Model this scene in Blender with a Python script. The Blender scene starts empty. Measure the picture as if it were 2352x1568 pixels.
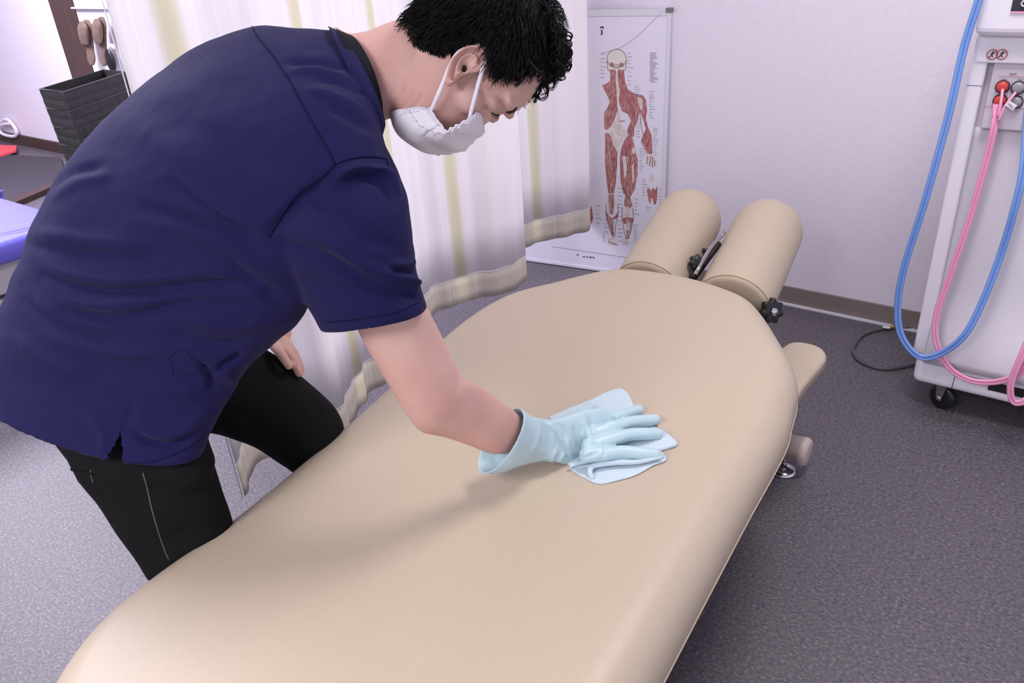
import bpy, bmesh, math, random
import numpy as np
from mathutils import Vector, Matrix, noise
from mathutils.bvhtree import BVHTree
random.seed(7); rng = np.random.default_rng(7)
SC = bpy.context.scene; COL = SC.collection
# ------------------------------------------------------------------ camera
FPX = 1805.0; CO = np.array([0.0, 0.0, 1.4])
_p, _r, _h = [math.radians(a) for a in (28.0, 4.0, 38.0)]
FWD = np.array([-math.sin(_h)*math.cos(_p), math.cos(_h)*math.cos(_p), -math.sin(_p)])
_ri = np.array([math.cos(_h), math.sin(_h), 0.0]); _up = np.cross(_ri, FWD)
RI = _ri*math.cos(_r) - _up*math.sin(_r); UP = _up*math.cos(_r) + _ri*math.sin(_r)
cam = bpy.data.cameras.new('camera'); camo = bpy.data.objects.new('camera', cam); COL.objects.link(camo)
cam.sensor_width = 36.0; cam.lens = FPX/2352*36; cam.clip_start = 0.02
camo.matrix_world = Matrix(((RI[0], UP[0], -FWD[0], CO[0]), (RI[1], UP[1], -FWD[1], CO[1]), (RI[2], UP[2], -FWD[2], CO[2]), (0, 0, 0, 1)))
SC.camera = camo
# ------------------------------------------------------------------ world, lights, exposure
w = bpy.data.worlds.new('world'); SC.world = w; w.use_nodes = True
w.node_tree.nodes['Background'].inputs[0].default_value = (0.86, 0.84, 1.0, 1); w.node_tree.nodes['Background'].inputs[1].default_value = 0.72
def area(name, loc, rot, sx, sy, e, col):
    l = bpy.data.lights.new(name, 'AREA'); l.shape = 'RECTANGLE'; l.size = sx; l.size_y = sy; l.energy = e; l.color = col
    o = bpy.data.objects.new(name, l); o.location = loc; o.rotation_euler = [math.radians(a) for a in rot]; COL.objects.link(o); return o
area('ceiling_light_left', (-2.9, 0.7, 2.42), (0, 0, 0), 1.2, 1.2, 33, (0.90, 0.88, 1.0))
area('ceiling_light_far_left', (-5.3, 1.3, 2.42), (0, 0, 0), 1.2, 1.2, 100, (0.90, 0.86, 1.0))
area('ceiling_light_head', (-0.2, 1.75, 2.42), (0, 0, 0), 0.6, 0.6, 19, (1.0, 0.96, 0.95))
area('ceiling_light_near', (-0.8, -1.6, 2.42), (0, 0, 0), 1.2, 1.2, 50, (1.0, 0.95, 0.93))
SC.view_settings.view_transform = 'Standard'; SC.view_settings.look = 'None'; SC.view_settings.exposure = 0.45; SC.view_settings.gamma = 1.0
SC.view_settings.use_curve_mapping = False

# ------------------------------------------------------------------ helpers
def at(x, y, d):
    """point along the sight line of pixel x,y at depth d"""
    return CO + d*(FWD + RI*(x-1176)/FPX - UP*(y-784)/FPX)
def on(x, y, ax, v):
    r = FWD + RI*(x-1176)/FPX - UP*(y-784)/FPX
    return CO + r*(v-CO[ax])/r[ax]
def proj(V):
    D = np.asarray(V) - CO; z = D@FWD
    return np.stack([1176+FPX*(D@RI)/z, 784-FPX*(D@UP)/z], -1), z
def srgb(r, g, b):
    f = lambda c: (c/255/12.92) if c <= 10 else ((c/255+0.055)/1.055)**2.4
    return (f(r), f(g), f(b), 1)
def mat(name, col, rough=0.5, metal=0.0, var=0.0, scale=20, bump=0.0, bscale=200, spec=0.5, sss=0.0, col2=None, stretch=None, sheen=0.0, detail=4):
    m = bpy.data.materials.new(name); m.use_nodes = True; nt = m.node_tree; b = nt.nodes['Principled BSDF']
    b.inputs['Base Color'].default_value = col; b.inputs['Roughness'].default_value = rough; b.inputs['Metallic'].default_value = metal
    b.inputs['Specular IOR Level'].default_value = spec
    if sheen: b.inputs['Sheen Weight'].default_value = sheen
    if sss:
        b.inputs['Subsurface Weight'].default_value = sss; b.inputs['Subsurface Radius'].default_value = (0.012, 0.005, 0.003); b.inputs['Subsurface Scale'].default_value = 0.6
    tc = nt.nodes.new('ShaderNodeTexCoord'); mp = nt.nodes.new('ShaderNodeMapping'); nt.links.new(tc.outputs['Object'], mp.inputs[0])
    if stretch: mp.inputs['Scale'].default_value = stretch
    if var or col2:
        n = nt.nodes.new('ShaderNodeTexNoise'); n.inputs['Scale'].default_value = scale; n.inputs['Detail'].default_value = detail
        nt.links.new(mp.outputs[0], n.inputs['Vector'])
        rp = nt.nodes.new('ShaderNodeValToRGB'); rp.color_ramp.elements[0].position = 0.35; rp.color_ramp.elements[1].position = 0.65
        c2 = col2 or tuple(min(1, c*(1+var)) for c in col[:3])+(1,)
        c1 = col if col2 else tuple(c*(1-var) for c in col[:3])+(1,)
        rp.color_ramp.elements[0].color = c1; rp.color_ramp.elements[1].color = c2
        nt.links.new(n.outputs[0], rp.inputs[0]); nt.links.new(rp.outputs[0], b.inputs['Base Color'])
    if bump:
        n2 = nt.nodes.new('ShaderNodeTexNoise'); n2.inputs['Scale'].default_value = bscale; n2.inputs['Detail'].default_value = 3
        nt.links.new(mp.outputs[0], n2.inputs['Vector'])
        bp = nt.nodes.new('ShaderNodeBump'); bp.inputs['Strength'].default_value = bump; bp.inputs['Distance'].default_value = 0.002
        nt.links.new(n2.outputs[0], bp.inputs['Height']); nt.links.new(bp.outputs[0], b.inputs['Normal'])
    return m
def empty(name, loc, label, cat, group=None):
    o = bpy.data.objects.new(name, None); o.location = tuple(loc); o.empty_display_size = 0.1; COL.objects.link(o); tag(o, label, cat, group); return o
def tag(o, label=None, cat=None, group=None, kind=None):
    if label: o['label'] = label
    if cat: o['category'] = cat
    if group: o['group'] = group
    if kind: o['kind'] = kind
    return o
def obj(name, V, F, m, parent=None, smooth=True, label=None):
    me = bpy.data.meshes.new(name); me.from_pydata([tuple(map(float, v)) for v in V], [], [tuple(map(int, f)) for f in F]); me.update()
    o = bpy.data.objects.new(name, me); COL.objects.link(o)
    for mm in (m if isinstance(m, (list, tuple)) else [m]): me.materials.append(mm)
    if smooth: me.polygons.foreach_set('use_smooth', [True]*len(me.polygons))
    setp(o, parent)
    if label: o['label'] = label
    return o
def wmat(o):
    return (wmat(o.parent) @ o.matrix_parent_inverse if o.parent else Matrix()) @ Matrix.LocRotScale(o.location, o.rotation_euler, o.scale)
def setp(o, p):
    if p: o.parent = p; o.matrix_parent_inverse = wmat(p).inverted()
def box(x0, x1, y0, y1, z0, z1):
    V = [(x, y, z) for x in (x0, x1) for y in (y0, y1) for z in (z0, z1)]
    return V, [(0, 1, 3, 2), (4, 6, 7, 5), (0, 4, 5, 1), (2, 3, 7, 6), (0, 2, 6, 4), (1, 5, 7, 3)]
def bevel(o, w, seg=3):
    md = o.modifiers.new('bevel', 'BEVEL'); md.width = w; md.segments = seg; md.limit_method = 'ANGLE'; return o
def join(parts):
    V = []; F = []; n = 0
    for v, f in parts:
        V += [tuple(a) for a in v]; F += [tuple(i+n for i in g) for g in f]; n += len(v)
    return V, F
def catmull(P, m):
    P = np.array(P, float); n = len(P); out = []
    for i in range(n-1):
        p0 = P[max(i-1, 0)]; p1 = P[i]; p2 = P[i+1]; p3 = P[min(i+2, n-1)]
        if i == 0: p0 = 2*p1-p2
        if i == n-2: p3 = 2*p2-p1
        for k in range(m):
            t = k/m
            out.append(0.5*((2*p1)+(-p0+p2)*t+(2*p0-5*p1+4*p2-p3)*t*t+(-p0+3*p1-3*p2+p3)*t**3))
    out.append(P[-1]); return np.array(out)
def ringF(nr, N, off=0):
    return [(off+i*N+j, off+i*N+(j+1) % N, off+(i+1)*N+(j+1) % N, off+(i+1)*N+j) for i in range(nr-1) for j in range(N)]
def loft(secs, N=32, m=5, phi=0.0, power=2.0, cap=(1, 1), open_end=None):
    """secs: list of (centre, u, v) ; cap rounded or flat; open_end=(depth) pushes the last cap inward like a sleeve mouth"""
    A = catmull([np.concatenate(s) for s in secs], m)
    th = np.linspace(0, 2*math.pi, N, endpoint=False); c, s = np.cos(th), np.sin(th+phi)
    if power != 2.0:
        c = np.sign(c)*abs(c)**(2/power); s = np.sign(s)*abs(s)**(2/power)
    rings = [a[None, 0:3] + c[:, None]*a[None, 3:6] + s[:, None]*a[None, 6:9] for a in A]
    def capr(idx, nxt, kind):
        a = A[idx]; d = A[idx][0:3]-A[nxt][0:3]; d = d/(np.linalg.norm(d)+1e-9); r = min(np.linalg.norm(a[3:6]), np.linalg.norm(a[6:9])); out = []
        if kind == 1:
            for t in (0.3, 0.6, 0.85, 0.97):
                k = math.sqrt(1-t*t); out.append(a[None, 0:3]+d*r*t*0.8+k*(c[:, None]*a[None, 3:6]+s[:, None]*a[None, 6:9]))
        elif kind == 2:
            for k, t in ((1.0, .02), (0.99, .045), (.95, .062), (.91, .05), (.88, 0.0), (.85, -.3), (.79, -.5), (.4, -.6)):
                out.append(a[None, 0:3]+d*r*t+k*(c[:, None]*a[None, 3:6]+s[:, None]*a[None, 6:9]))
        elif kind == 3:
            for k, t in ((1.0, .015), (.985, .035), (.955, .035), (.935, 0.0), (.87, -.2), (.72, -.5), (.4, -.6)):
                out.append(a[None, 0:3]+d*r*t+k*(c[:, None]*a[None, 3:6]+s[:, None]*a[None, 6:9]))
        elif kind == 0:
            out.append(a[None, 0:3]+0.5*(c[:, None]*a[None, 3:6]+s[:, None]*a[None, 6:9]))
        return out
    pre = capr(0, 1, cap[0])[::-1]; post = capr(-1, -2, cap[1])
    R = pre+rings+post; nr = len(R)
    V = np.concatenate(R); F = ringF(nr, N)
    V = np.concatenate([V, R[0].mean(0)[None], R[-1].mean(0)[None]]); a, b = nr*N, nr*N+1
    F += [(a, (j+1) % N, j) for j in range(N)] + [(b, (nr-1)*N+j, (nr-1)*N+(j+1) % N) for j in range(N)]
    return V, F
def S(ax, ay, bx, by, d, dep, sk=(0, 0), dd=0.0):
    """cross-section whose outline spans two sighted points at depth d, and dep metres towards the eye"""
    A = at(ax, ay, d+dd); B = at(bx, by, d-dd); C = (A+B)/2; ray = C-CO; ray = ray/np.linalg.norm(ray)
    return C, (B-A)/2, -ray*dep + (RI*sk[0]-UP*sk[1])*d/FPX
def tubeVF(P, r, N=8, m=4, smooth=True):
    P = catmull(P, m) if smooth else np.array(P, float)
    R = np.full(len(P), r) if np.isscalar(r) else np.interp(np.linspace(0, 1, len(P)), np.linspace(0, 1, len(r)), r)
    T = np.gradient(P, axis=0); T /= np.linalg.norm(T, axis=1)[:, None]+1e-12
    n = np.cross(T[0], [0.31, 0.2, 0.93]); n /= np.linalg.norm(n); V = []
    for i in range(len(P)):
        n = n-T[i]*(n@T[i]); n /= np.linalg.norm(n)+1e-12; b = np.cross(T[i], n)
        for j in range(N):
            a = 2*math.pi*j/N; V.append(P[i]+R[i]*(math.cos(a)*n+math.sin(a)*b))
    F = ringF(len(P), N)+[tuple(range(N))[::-1], tuple((len(P)-1)*N+j for j in range(N))]
    return np.array(V), F
def lathe(prof, C, axis, N=32):
    """prof: (radius, along) pairs"""
    C = np.array(C, float); ax = np.array(axis, float); ax /= np.linalg.norm(ax); u = np.cross(ax, [0.1, 0.2, 0.97] if abs(ax[2]) < 0.9 else [1, 0, 0]); u /= np.linalg.norm(u); v = np.cross(ax, u)
    V = [C+ax*h+r*(math.cos(2*math.pi*j/N)*u+math.sin(2*math.pi*j/N)*v) for r, h in prof for j in range(N)]
    F = ringF(len(prof), N)+[tuple(range(N))[::-1], tuple((len(prof)-1)*N+j for j in range(N))]
    return V, F
def prism(poly, z0, z1, ax=2, frame=None):
    """poly of 3D base points extruded by vector"""
    n = len(poly); ext = np.array(frame); V = [np.array(p) for p in poly]+[np.array(p)+ext for p in poly]
    F = [tuple(range(n))[::-1], tuple(range(n, 2*n))]+[(i, (i+1) % n, n+(i+1) % n, n+i) for i in range(n)]
    return V, F
def remesh(parts, voxel, it=2, post=0):
    V, F = join(parts)
    me = bpy.data.meshes.new('t'); me.from_pydata([tuple(map(float, v)) for v in V], [], F); o = bpy.data.objects.new('t', me); COL.objects.link(o)
    bm = bmesh.new(); bm.from_mesh(me); bmesh.ops.recalc_face_normals(bm, faces=bm.faces[:]); bm.to_mesh(me); bm.free()
    md = o.modifiers.new('r', 'REMESH'); md.mode = 'VOXEL'; md.voxel_size = voxel
    dg = bpy.context.evaluated_depsgraph_get(); ev = o.evaluated_get(dg); m2 = ev.to_mesh()
    n = len(m2.vertices); A = np.empty(n*3); m2.vertices.foreach_get('co', A); A = A.reshape(-1, 3).copy()
    Fo = [tuple(p.vertices) for p in m2.polygons]; E = np.empty(len(m2.edges)*2, int); m2.edges.foreach_get('vertices', E); E = E.reshape(-1, 2).copy()
    ev.to_mesh_clear(); bpy.data.objects.remove(o); bpy.data.meshes.remove(me)
    deg = np.bincount(E.ravel(), minlength=n)[:, None]
    for _ in range(it+post):
        for lam in (0.5,) if (_ >= it or it <= 3) else (0.6, -0.62):
            Sx = np.zeros_like(A)
            for k in range(3): Sx[:, k] = np.bincount(E[:, 0], A[E[:, 1], k], n)+np.bincount(E[:, 1], A[E[:, 0], k], n)
            A = A+lam*(Sx/np.maximum(deg, 1)-A)
    return A, Fo
def normals(V, F):
    N = np.zeros_like(V); q = np.array([f for f in F if len(f) == 4]); t = np.array([f for f in F if len(f) == 3])
    for arr in (q, t):
        if len(arr):
            nn = np.cross(V[arr[:, 1]]-V[arr[:, 0]], V[arr[:, 2]]-V[arr[:, 0]])
            for k in range(arr.shape[1]): np.add.at(N, arr[:, k], nn)
    return N/(np.linalg.norm(N, axis=1)[:, None]+1e-12)
def pdist(P, line, closed=False):
    L = np.array(line, float); 
    if closed: L = np.concatenate([L, L[:1]])
    best = np.full(len(P), 1e9); par = np.zeros(len(P))
    for i in range(len(L)-1):
        d = L[i+1]-L[i]; t = np.clip(((P-L[i])@d)/(d@d+1e-9), 0, 1); q = L[i]+t[:, None]*d; e = np.linalg.norm(P-q, axis=1)
        k = e < best; best[k] = e[k]; par[k] = (i+t[k])/(len(L)-1)
    return best, par
def inpoly(P, poly):
    x, y = P[:, 0], P[:, 1]; ins = np.zeros(len(P), bool); n = len(poly); j = n-1
    for i in range(n):
        xi, yi = poly[i]; xj, yj = poly[j]
        if yi != yj: ins ^= ((yi > y) != (yj > y)) & (x < (xj-xi)*(y-yi)/(yj-yi)+xi)
        j = i
    return ins
def crease(V, F, lines, sub=6):
    """press folds (width, depth mm; negative = valley) into cloth along sighted lines, on the near side"""
    N = normals(V, F); P, z = proj(V); vd = CO-V; vd /= np.linalg.norm(vd, axis=1)[:, None]; face = np.clip((N*vd).sum(1)*2.5, 0, 1)
    disp = np.zeros(len(V))
    for pts, wd, dep in lines:
        d, t = pdist(P, catmull(pts, sub)); fade = np.clip(np.minimum(t, 1-t)*5, 0, 1)
        disp += dep*0.001*np.exp(-(d/wd)**2)*(0.25+0.75*fade)
    return V+N*(disp*face)[:, None]
def drape(line, V, F, off=0.0008, step=3, bvh=None):
    """lay a polyline onto a mesh along the sight lines"""
    bvh = bvh or BVHTree.FromPolygons([Vector(v) for v in V], F); out = []
    P = catmull(line, step)
    for x, y in P:
        d = Vector(at(x, y, 1.0)-CO).normalized(); h = bvh.ray_cast(Vector(CO), d)
        if h[0] is not None:
            n = h[1] if h[1].dot(d) < 0 else -h[1]
            out.append(np.array(h[0]+n*off))
    return out

# ------------------------------------------------------------------ materials
M = {}
M['wall'] = mat('wall_paper', srgb(229, 222, 236), 0.75, var=0.015, scale=60, bump=0.25, bscale=260)
M['ceil'] = mat('ceiling_paint', srgb(235, 233, 238), 0.9)
M['base'] = mat('baseboard_vinyl', srgb(128, 116, 112), 0.55, var=0.03, scale=30)
M['brown'] = mat('dark_brown_wood', srgb(70, 50, 45), 0.5, var=0.15, scale=8, stretch=(6, 6, .6))
def carpet():
    m = bpy.data.materials.new('carpet'); m.use_nodes = True; nt = m.node_tree; b = nt.nodes['Principled BSDF']; b.inputs['Roughness'].default_value = 0.5; b.inputs['Specular IOR Level'].default_value = 0.65
    tc = nt.nodes.new('ShaderNodeTexCoord')
    def noi(s, d, st=(1, 1, 1)):
        mp = nt.nodes.new('ShaderNodeMapping'); mp.inputs['Scale'].default_value = st; nt.links.new(tc.outputs['Object'], mp.inputs[0])
        n = nt.nodes.new('ShaderNodeTexNoise'); n.inputs['Scale'].default_value = s; n.inputs['Detail'].default_value = d; nt.links.new(mp.outputs[0], n.inputs['Vector']); return n
    def ramp(n, els):
        r = nt.nodes.new('ShaderNodeValToRGB'); nt.links.new(n.outputs[0], r.inputs[0])
        while len(r.color_ramp.elements) < len(els): r.color_ramp.elements.new(0.5)
        for e, (p, c) in zip(r.color_ramp.elements, els): e.position = p; e.color = c
        return r
    n1 = noi(115, 6, (1, 1.5, 1)); r1 = ramp(n1, [(0.32, srgb(34, 31, 36)), (0.45, srgb(82, 77, 84)), (0.55, srgb(94, 89, 95)), (0.70, srgb(142, 136, 144))])
    n2 = noi(55, 3); r2 = ramp(n2, [(0.35, srgb(74, 66, 92)), (0.5, srgb(96, 90, 98)), (0.65, srgb(102, 88, 96))])
    mx = nt.nodes.new('ShaderNodeMixRGB'); mx.blend_type = 'MIX'; mx.inputs[0].default_value = 0.35
    nt.links.new(r1.outputs[0], mx.inputs[1]); nt.links.new(r2.outputs[0], mx.inputs[2]); nt.links.new(mx.outputs[0], b.inputs['Base Color'])
    bp = nt.nodes.new('ShaderNodeBump'); bp.inputs['Strength'].default_value = 0.12; bp.inputs['Distance'].default_value = 0.002
    nt.links.new(n1.outputs[0], bp.inputs['Height']); nt.links.new(bp.outputs[0], b.inputs['Normal']); return m
M['carpet'] = carpet()
M['vinyl'] = mat('beige_vinyl', srgb(190, 175, 155), 0.42, var=0.012, scale=90, bump=0.13, bscale=330, spec=0.4)
M['piping'] = mat('beige_seam', srgb(206, 184, 156), 0.5)
M['stitch'] = mat('brown_stitch', srgb(165, 128, 96), 0.6)
M['steel'] = mat('chrome', srgb(200, 200, 205), 0.15, metal=1.0)
M['greysteel'] = mat('grey_painted_steel', srgb(120, 116, 118), 0.4, metal=0.4)
M['barpaint'] = mat('beige_painted_bar', srgb(196, 180, 174), 0.45, bump=0.3, bscale=300)
M['black'] = mat('black_plastic', srgb(22, 22, 24), 0.4)
M['blackmetal'] = mat('black_metal', srgb(38, 36, 38), 0.4)
M['navy'] = mat('navy_scrub_fabric', srgb(29, 27, 72), 0.85, var=0.05, scale=300, bump=0.15, bscale=900, spec=0.12, sheen=0.04)
M['seam'] = mat('navy_seam', srgb(22, 20, 52), 0.9, spec=0.1)
M['trouser'] = mat('black_trouser_fabric', srgb(19, 20, 21), 0.9, var=0.1, scale=400, spec=0.15)
M['tstitch'] = mat('grey_thread', srgb(92, 88, 82), 0.8)
M['under'] = mat('black_undershirt', srgb(18, 19, 28), 0.85, spec=0.2)
M['glove'] = mat('pale_blue_rubber', srgb(184, 211, 219), 0.42, var=0.02, scale=60, bump=0.1, bscale=400)
M['glovein'] = mat('pale_grey_glove_lining', srgb(188, 190, 200), 0.6)
M['cloth'] = mat('blue_white_towelling', srgb(206, 224, 237), 0.95, var=0.03, scale=400, bump=0.9, bscale=600, sheen=0.3)
M['mask'] = mat('white_mask_fabric', srgb(236, 231, 240), 0.85, bump=0.2, bscale=500, sss=0.0)
M['loop'] = mat('white_elastic', srgb(236, 232, 244), 0.8)
M['hair'] = mat('black_hair', srgb(14, 13, 15), 0.7, spec=0.2)
M['brow'] = mat('dark_brow_hair', srgb(48, 36, 34), 0.8)
M['nail'] = mat('nail', srgb(226, 182, 172), 0.3)
M['shoe'] = mat('black_shoe', srgb(24, 24, 26), 0.5)
M['white'] = mat('white_plastic', srgb(232, 228, 238), 0.35)
M['panelgrey'] = mat('light_grey_plastic', srgb(205, 196, 208), 0.45)
M['blue'] = mat('blue_hose', srgb(116, 154, 220), 0.4)
M['pink'] = mat('pink_hose', srgb(232, 156, 192), 0.4)
M['red'] = mat('red_connector', srgb(196, 66, 62), 0.4)
M['grey'] = mat('grey_connector', srgb(150, 146, 154), 0.4)
M['darkline'] = mat('dark_line', srgb(48, 40, 52), 0.7)
M['redprint'] = mat('red_print', srgb(176, 62, 62), 0.6)
M['paper'] = mat('poster_paper', srgb(226, 222, 238), 0.35, var=0.01, scale=3)
M['frame'] = mat('poster_aluminium', srgb(216, 214, 226), 0.45)
M['muscle'] = mat('printed_muscle', srgb(150, 80, 84), 0.5, col2=srgb(188, 132, 130), scale=70, stretch=(3, 3, 0.6))
M['tendon'] = mat('printed_tendon', srgb(226, 220, 220), 0.5, col2=srgb(205, 192, 186), scale=60)
M['bone'] = mat('printed_bone', srgb(222, 218, 212), 0.5)
M['boneline'] = mat('printed_outline', srgb(120, 84, 78), 0.6)
M['inktext'] = mat('printed_grey_ink', srgb(150, 144, 160), 0.6)
M['ink'] = mat('printed_black_ink', srgb(30, 26, 38), 0.6)
M['wicker'] = mat('black_wicker', srgb(40, 36, 38), 0.7, col2=srgb(20, 18, 20), scale=25)
M['thread'] = mat('grey_thread_line', srgb(96, 90, 92), 0.7)
M['lav'] = mat('lavender_vinyl', srgb(108, 102, 208), 0.5)
M['skirt'] = mat('grey_bed_base', srgb(176, 172, 178), 0.7)
M['matdark'] = mat('dark_mat', srgb(62, 56, 66), 0.9, var=0.1, scale=100)
M['redmat'] = mat('red_mat', srgb(228, 84, 92), 0.8)
M['slipper'] = mat('tan_brown_slipper', srgb(118, 96, 88), 0.7, var=0.1, scale=30)
M['cable'] = mat('dark_grey_cable', srgb(84, 80, 88), 0.5)
M['brass'] = mat('brass', srgb(170, 140, 50), 0.4, metal=0.7)
M['lamp'] = bpy.data.materials.new('lamp_panel'); M['lamp'].use_nodes = True
_b = M['lamp'].node_tree.nodes['Principled BSDF']; _b.inputs['Emission Color'].default_value = (0.95, 0.93, 1, 1); _b.inputs['Emission Strength'].default_value = 3.0
def skinmat():
    m = mat('skin', srgb(214, 176, 164), 0.5, col2=srgb(204, 158, 148), scale=9, bump=0.12, bscale=500, sss=0.10, spec=0.35, detail=6); return m
M['skin'] = skinmat()

# ------------------------------------------------------------------ structure
WY = 2.88
def struct(name, vf, m, **k):
    o = obj(name, vf[0], vf[1], m, smooth=False, **k); o['kind'] = 'structure'; return o
struct('floor', box(-9, 2.5, -3.5, WY+0.1, -0.1, 0.0), M['carpet'])
struct('ceiling', box(-9, 2.5, -3.5, WY+0.1, 2.5, 2.6), M['ceil'])
struct('wall_back', box(-9, 2.5, WY, WY+0.1, 0, 2.5), M['wall'])
struct('wall_left', box(-9.1, -9, -3.5, WY+0.1, 0, 2.5), M['wall'])
bb = struct('baseboard_back', box(-5.6, 2.5, WY-0.008, WY-0.001, 0.0, 0.075), M['base']); bevel(bb, 0.003)
struct('trim_1', box(-5.6, 2.5, WY-0.022, WY-0.001, 0.0, 0.006), M['frame'])
struct('baseboard_left', box(-8.99, -5.9, WY-0.02, WY-0.001, 0.0, 0.085), M['brown'])
for i, (x, y) in enumerate(((-2.9, 0.7), (-5.3, 1.3), (-0.8, -1.6))):
    r = empty('ceiling_light', (x, y, 2.5), ['square white ceiling lamp panel above the person', 'square white ceiling lamp panel in the far left of the room', 'square white ceiling lamp panel behind the camera'][i], 'lamp', 'ceiling lamp panels')
    obj('lamp_frame', *join([box(x-.65, x+.65, y-.65, y-.61, 2.45, 2.499), box(x-.65, x+.65, y+.61, y+.65, 2.45, 2.499), box(x-.65, x-.61, y-.61, y+.61, 2.45, 2.499), box(x+.61, x+.65, y-.61, y+.61, 2.45, 2.499)]), M['white'], r, smooth=False)
    obj('diffuser', *box(x-.61, x+.61, y-.61, y+.61, 2.46, 2.498), M['lamp'], r, smooth=False)
# brown pillar
o = struct('trim_2', box(-6.06, -5.73, WY-0.03, WY, 0, 2.5), M['brown'])

# ------------------------------------------------------------------ treatment table
table = empty('treatment_table', (-0.7, 1.0, 0), 'beige padded chiropractic table being wiped, with two bolsters at its head end', 'treatment table')
TZ = 0.52
OUT = [(-0.935, 0.125), (-1.012, 0.195), (-1.060, 0.28), (-1.080, 0.385), (-1.086, 0.56), (-1.127, 0.849), (-1.165, 1.05), (-1.203, 1.236), (-1.222, 1.36), (-1.224, 1.483), (-1.205, 1.57), (-1.155, 1.66), (-1.10, 1.76), (-1.043, 1.834), (-0.95, 1.868), (-0.808, 1.878), (-0.671, 1.845), (-0.60, 1.79), (-0.501, 1.657), (-0.443, 1.57), (-0.412, 1.50), (-0.395, 1.42), (-0.375, 1.311), (-0.36, 1.056), (-0.33, 0.635), (-0.31, 0.40), (-0.32, 0.2), (-0.37, 0.10), (-0.5, 0.05), (-0.75, 0.06)]
def resamp(P, n):
    P = catmull(list(P)+[P[0]], 8); L = np.concatenate([[0], np.cumsum(np.linalg.norm(np.diff(P, axis=0), axis=1))])
    t = np.linspace(0, L[-1], n, endpoint=False); return np.stack([np.interp(t, L, P[:, k]) for k in range(P.shape[1])], -1)
def cushion(outline, zt, zb, r, crown=0.01, n=220, dip=None, ins0=0.0):
    O = resamp(np.array(outline), n); T = np.roll(O, -1, 0)-np.roll(O, 1, 0); T /= np.linalg.norm(T, axis=1)[:, None]
    area_ = 0.5*np.sum(O[:, 0]*np.roll(O[:, 1], -1)-np.roll(O[:, 0], -1)*O[:, 1]); sg = 1 if area_ > 0 else -1
    Nn = np.stack([T[:, 1], -T[:, 0]], -1)*sg; c = O.mean(0)
    rings = []
    prof = [(0.012, zb), (0.0, zb+0.012), (0.0, zt-r*1.0)] if r < .05 else [(0.05, zb), (0.032, zb+.006), (0.008, zb+.024), (0.0, zb+.036), (0.0, zt-r)]
    for k in range(1, 9):
        a = k/8*math.pi/2; prof.append((r*(1-math.cos(a)), zt-r+r*math.sin(a)))
    for ins, z in prof: rings.append(np.concatenate([O-Nn*(ins-ins0), np.full((n, 1), z)], 1))
    inner = O-Nn*(r-ins0)
    for k in range(1, 15):
        t = k/15; q = inner*(1-t)+c*t if k < 15 else inner
        rings.append(np.concatenate([q, np.full((n, 1), zt+crown*(1-(1-t)**2))], 1))
    rings[0] = rings[0]; V = np.concatenate(rings+[np.array([[c[0], c[1], zt+crown]])]); nr = len(rings); F = ringF(nr, n)
    F += [((nr-1)*n+j, (nr-1)*n+(j+1) % n, nr*n) for j in range(n)]+[tuple(range(n))[::-1]]
    if sg < 0: F = [f[::-1] for f in F]
    return V, F, O, Nn
V, F, O, Nn = cushion(OUT, TZ, 0.395, 0.070, crown=0.008, ins0=0.014)
V = np.array(V)
top = V[:, 2] > 0.5
g = lambda x, y, sx, sy: np.exp(-((V[:, 0]-x)/sx)**2-((V[:, 1]-y)/sy)**2)
V[:, 2] += top*(-0.008*g(-0.78, 1.25, 0.09, 0.35)+0.003*g(-0.6, 1.3, 0.12, 0.3)-0.006*g(-1.06, 0.62, 0.06, 0.12)+0.004*g(-0.98, 0.95, .1, .25))
obj('cushion', V, F, M['vinyl'], table, label='beige vinyl main cushion')
# welt seam round the cushion side
P = np.concatenate([O+Nn*0.0135, np.full((len(O), 1), 0.431)], 1)
P = np.concatenate([P, P[:1]]); obj('seam', *tubeVF(P, 0.0022, 6, smooth=False), M['piping'], table)
# underside board and steel structure
def inset(poly, k): c = np.array(poly).mean(0); return [tuple(c+(np.array(p)-c)*k) for p in poly]
base = resamp(np.array(OUT), 80); base = c0 = base.mean(0)+(base-base.mean(0))*0.93
V, F = prism([(x, y, 0.374) for x, y in base], 0, 0, frame=(0, 0, 0.02)); obj('base_board', V, F, M['blackmetal'], table, smooth=False)
bevel(obj('frame_beam', *join([box(-0.88, -0.82, 0.3, 1.75, 0.33, 0.3735), box(-0.64, -0.58, 0.3, 1.75, 0.33, 0.3735)]), M['greysteel'], table, smooth=False), .006)
bevel(obj('column', *box(-0.86, -0.60, 0.75, 1.15, 0.10, 0.33), M['greysteel'], table, smooth=False), .01)
bevel(obj('floor_beam', *box(-0.80, -0.66, 0.35, 1.86, 0.05, 0.10), M['barpaint'], table, smooth=False), .01)
# floor bar near the head end, with chrome levelling feet
FX, FYY, FZ = -0.455, 1.85, 0.070
for yy, nm in ((FYY, 'head'), (0.35, 'foot')):
    obj('cross_bar', *lathe([(0.030, -0.40), (0.037, -0.392), (0.038, 0.355), (0.041, 0.357), (0.041, 0.37), (0.036, 0.378), (0.02, 0.379)], (-0.822, yy, FZ), (1, 0, 0)), M['barpaint'], table)
    for fx in (-1.2, FX-0.045):
        obj('levelling_foot', *join([lathe([(0.036, 0), (0.038, 0.004), (0.03, 0.011), (0.012, 0.015)], (fx, yy-0.02, 0.0), (0, 0, 1)), lathe([(0.008, 0), (0.008, 0.05)], (fx, yy-0.02, 0.01), (0, 0, 1), 12)]), M['steel'], table)
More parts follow.
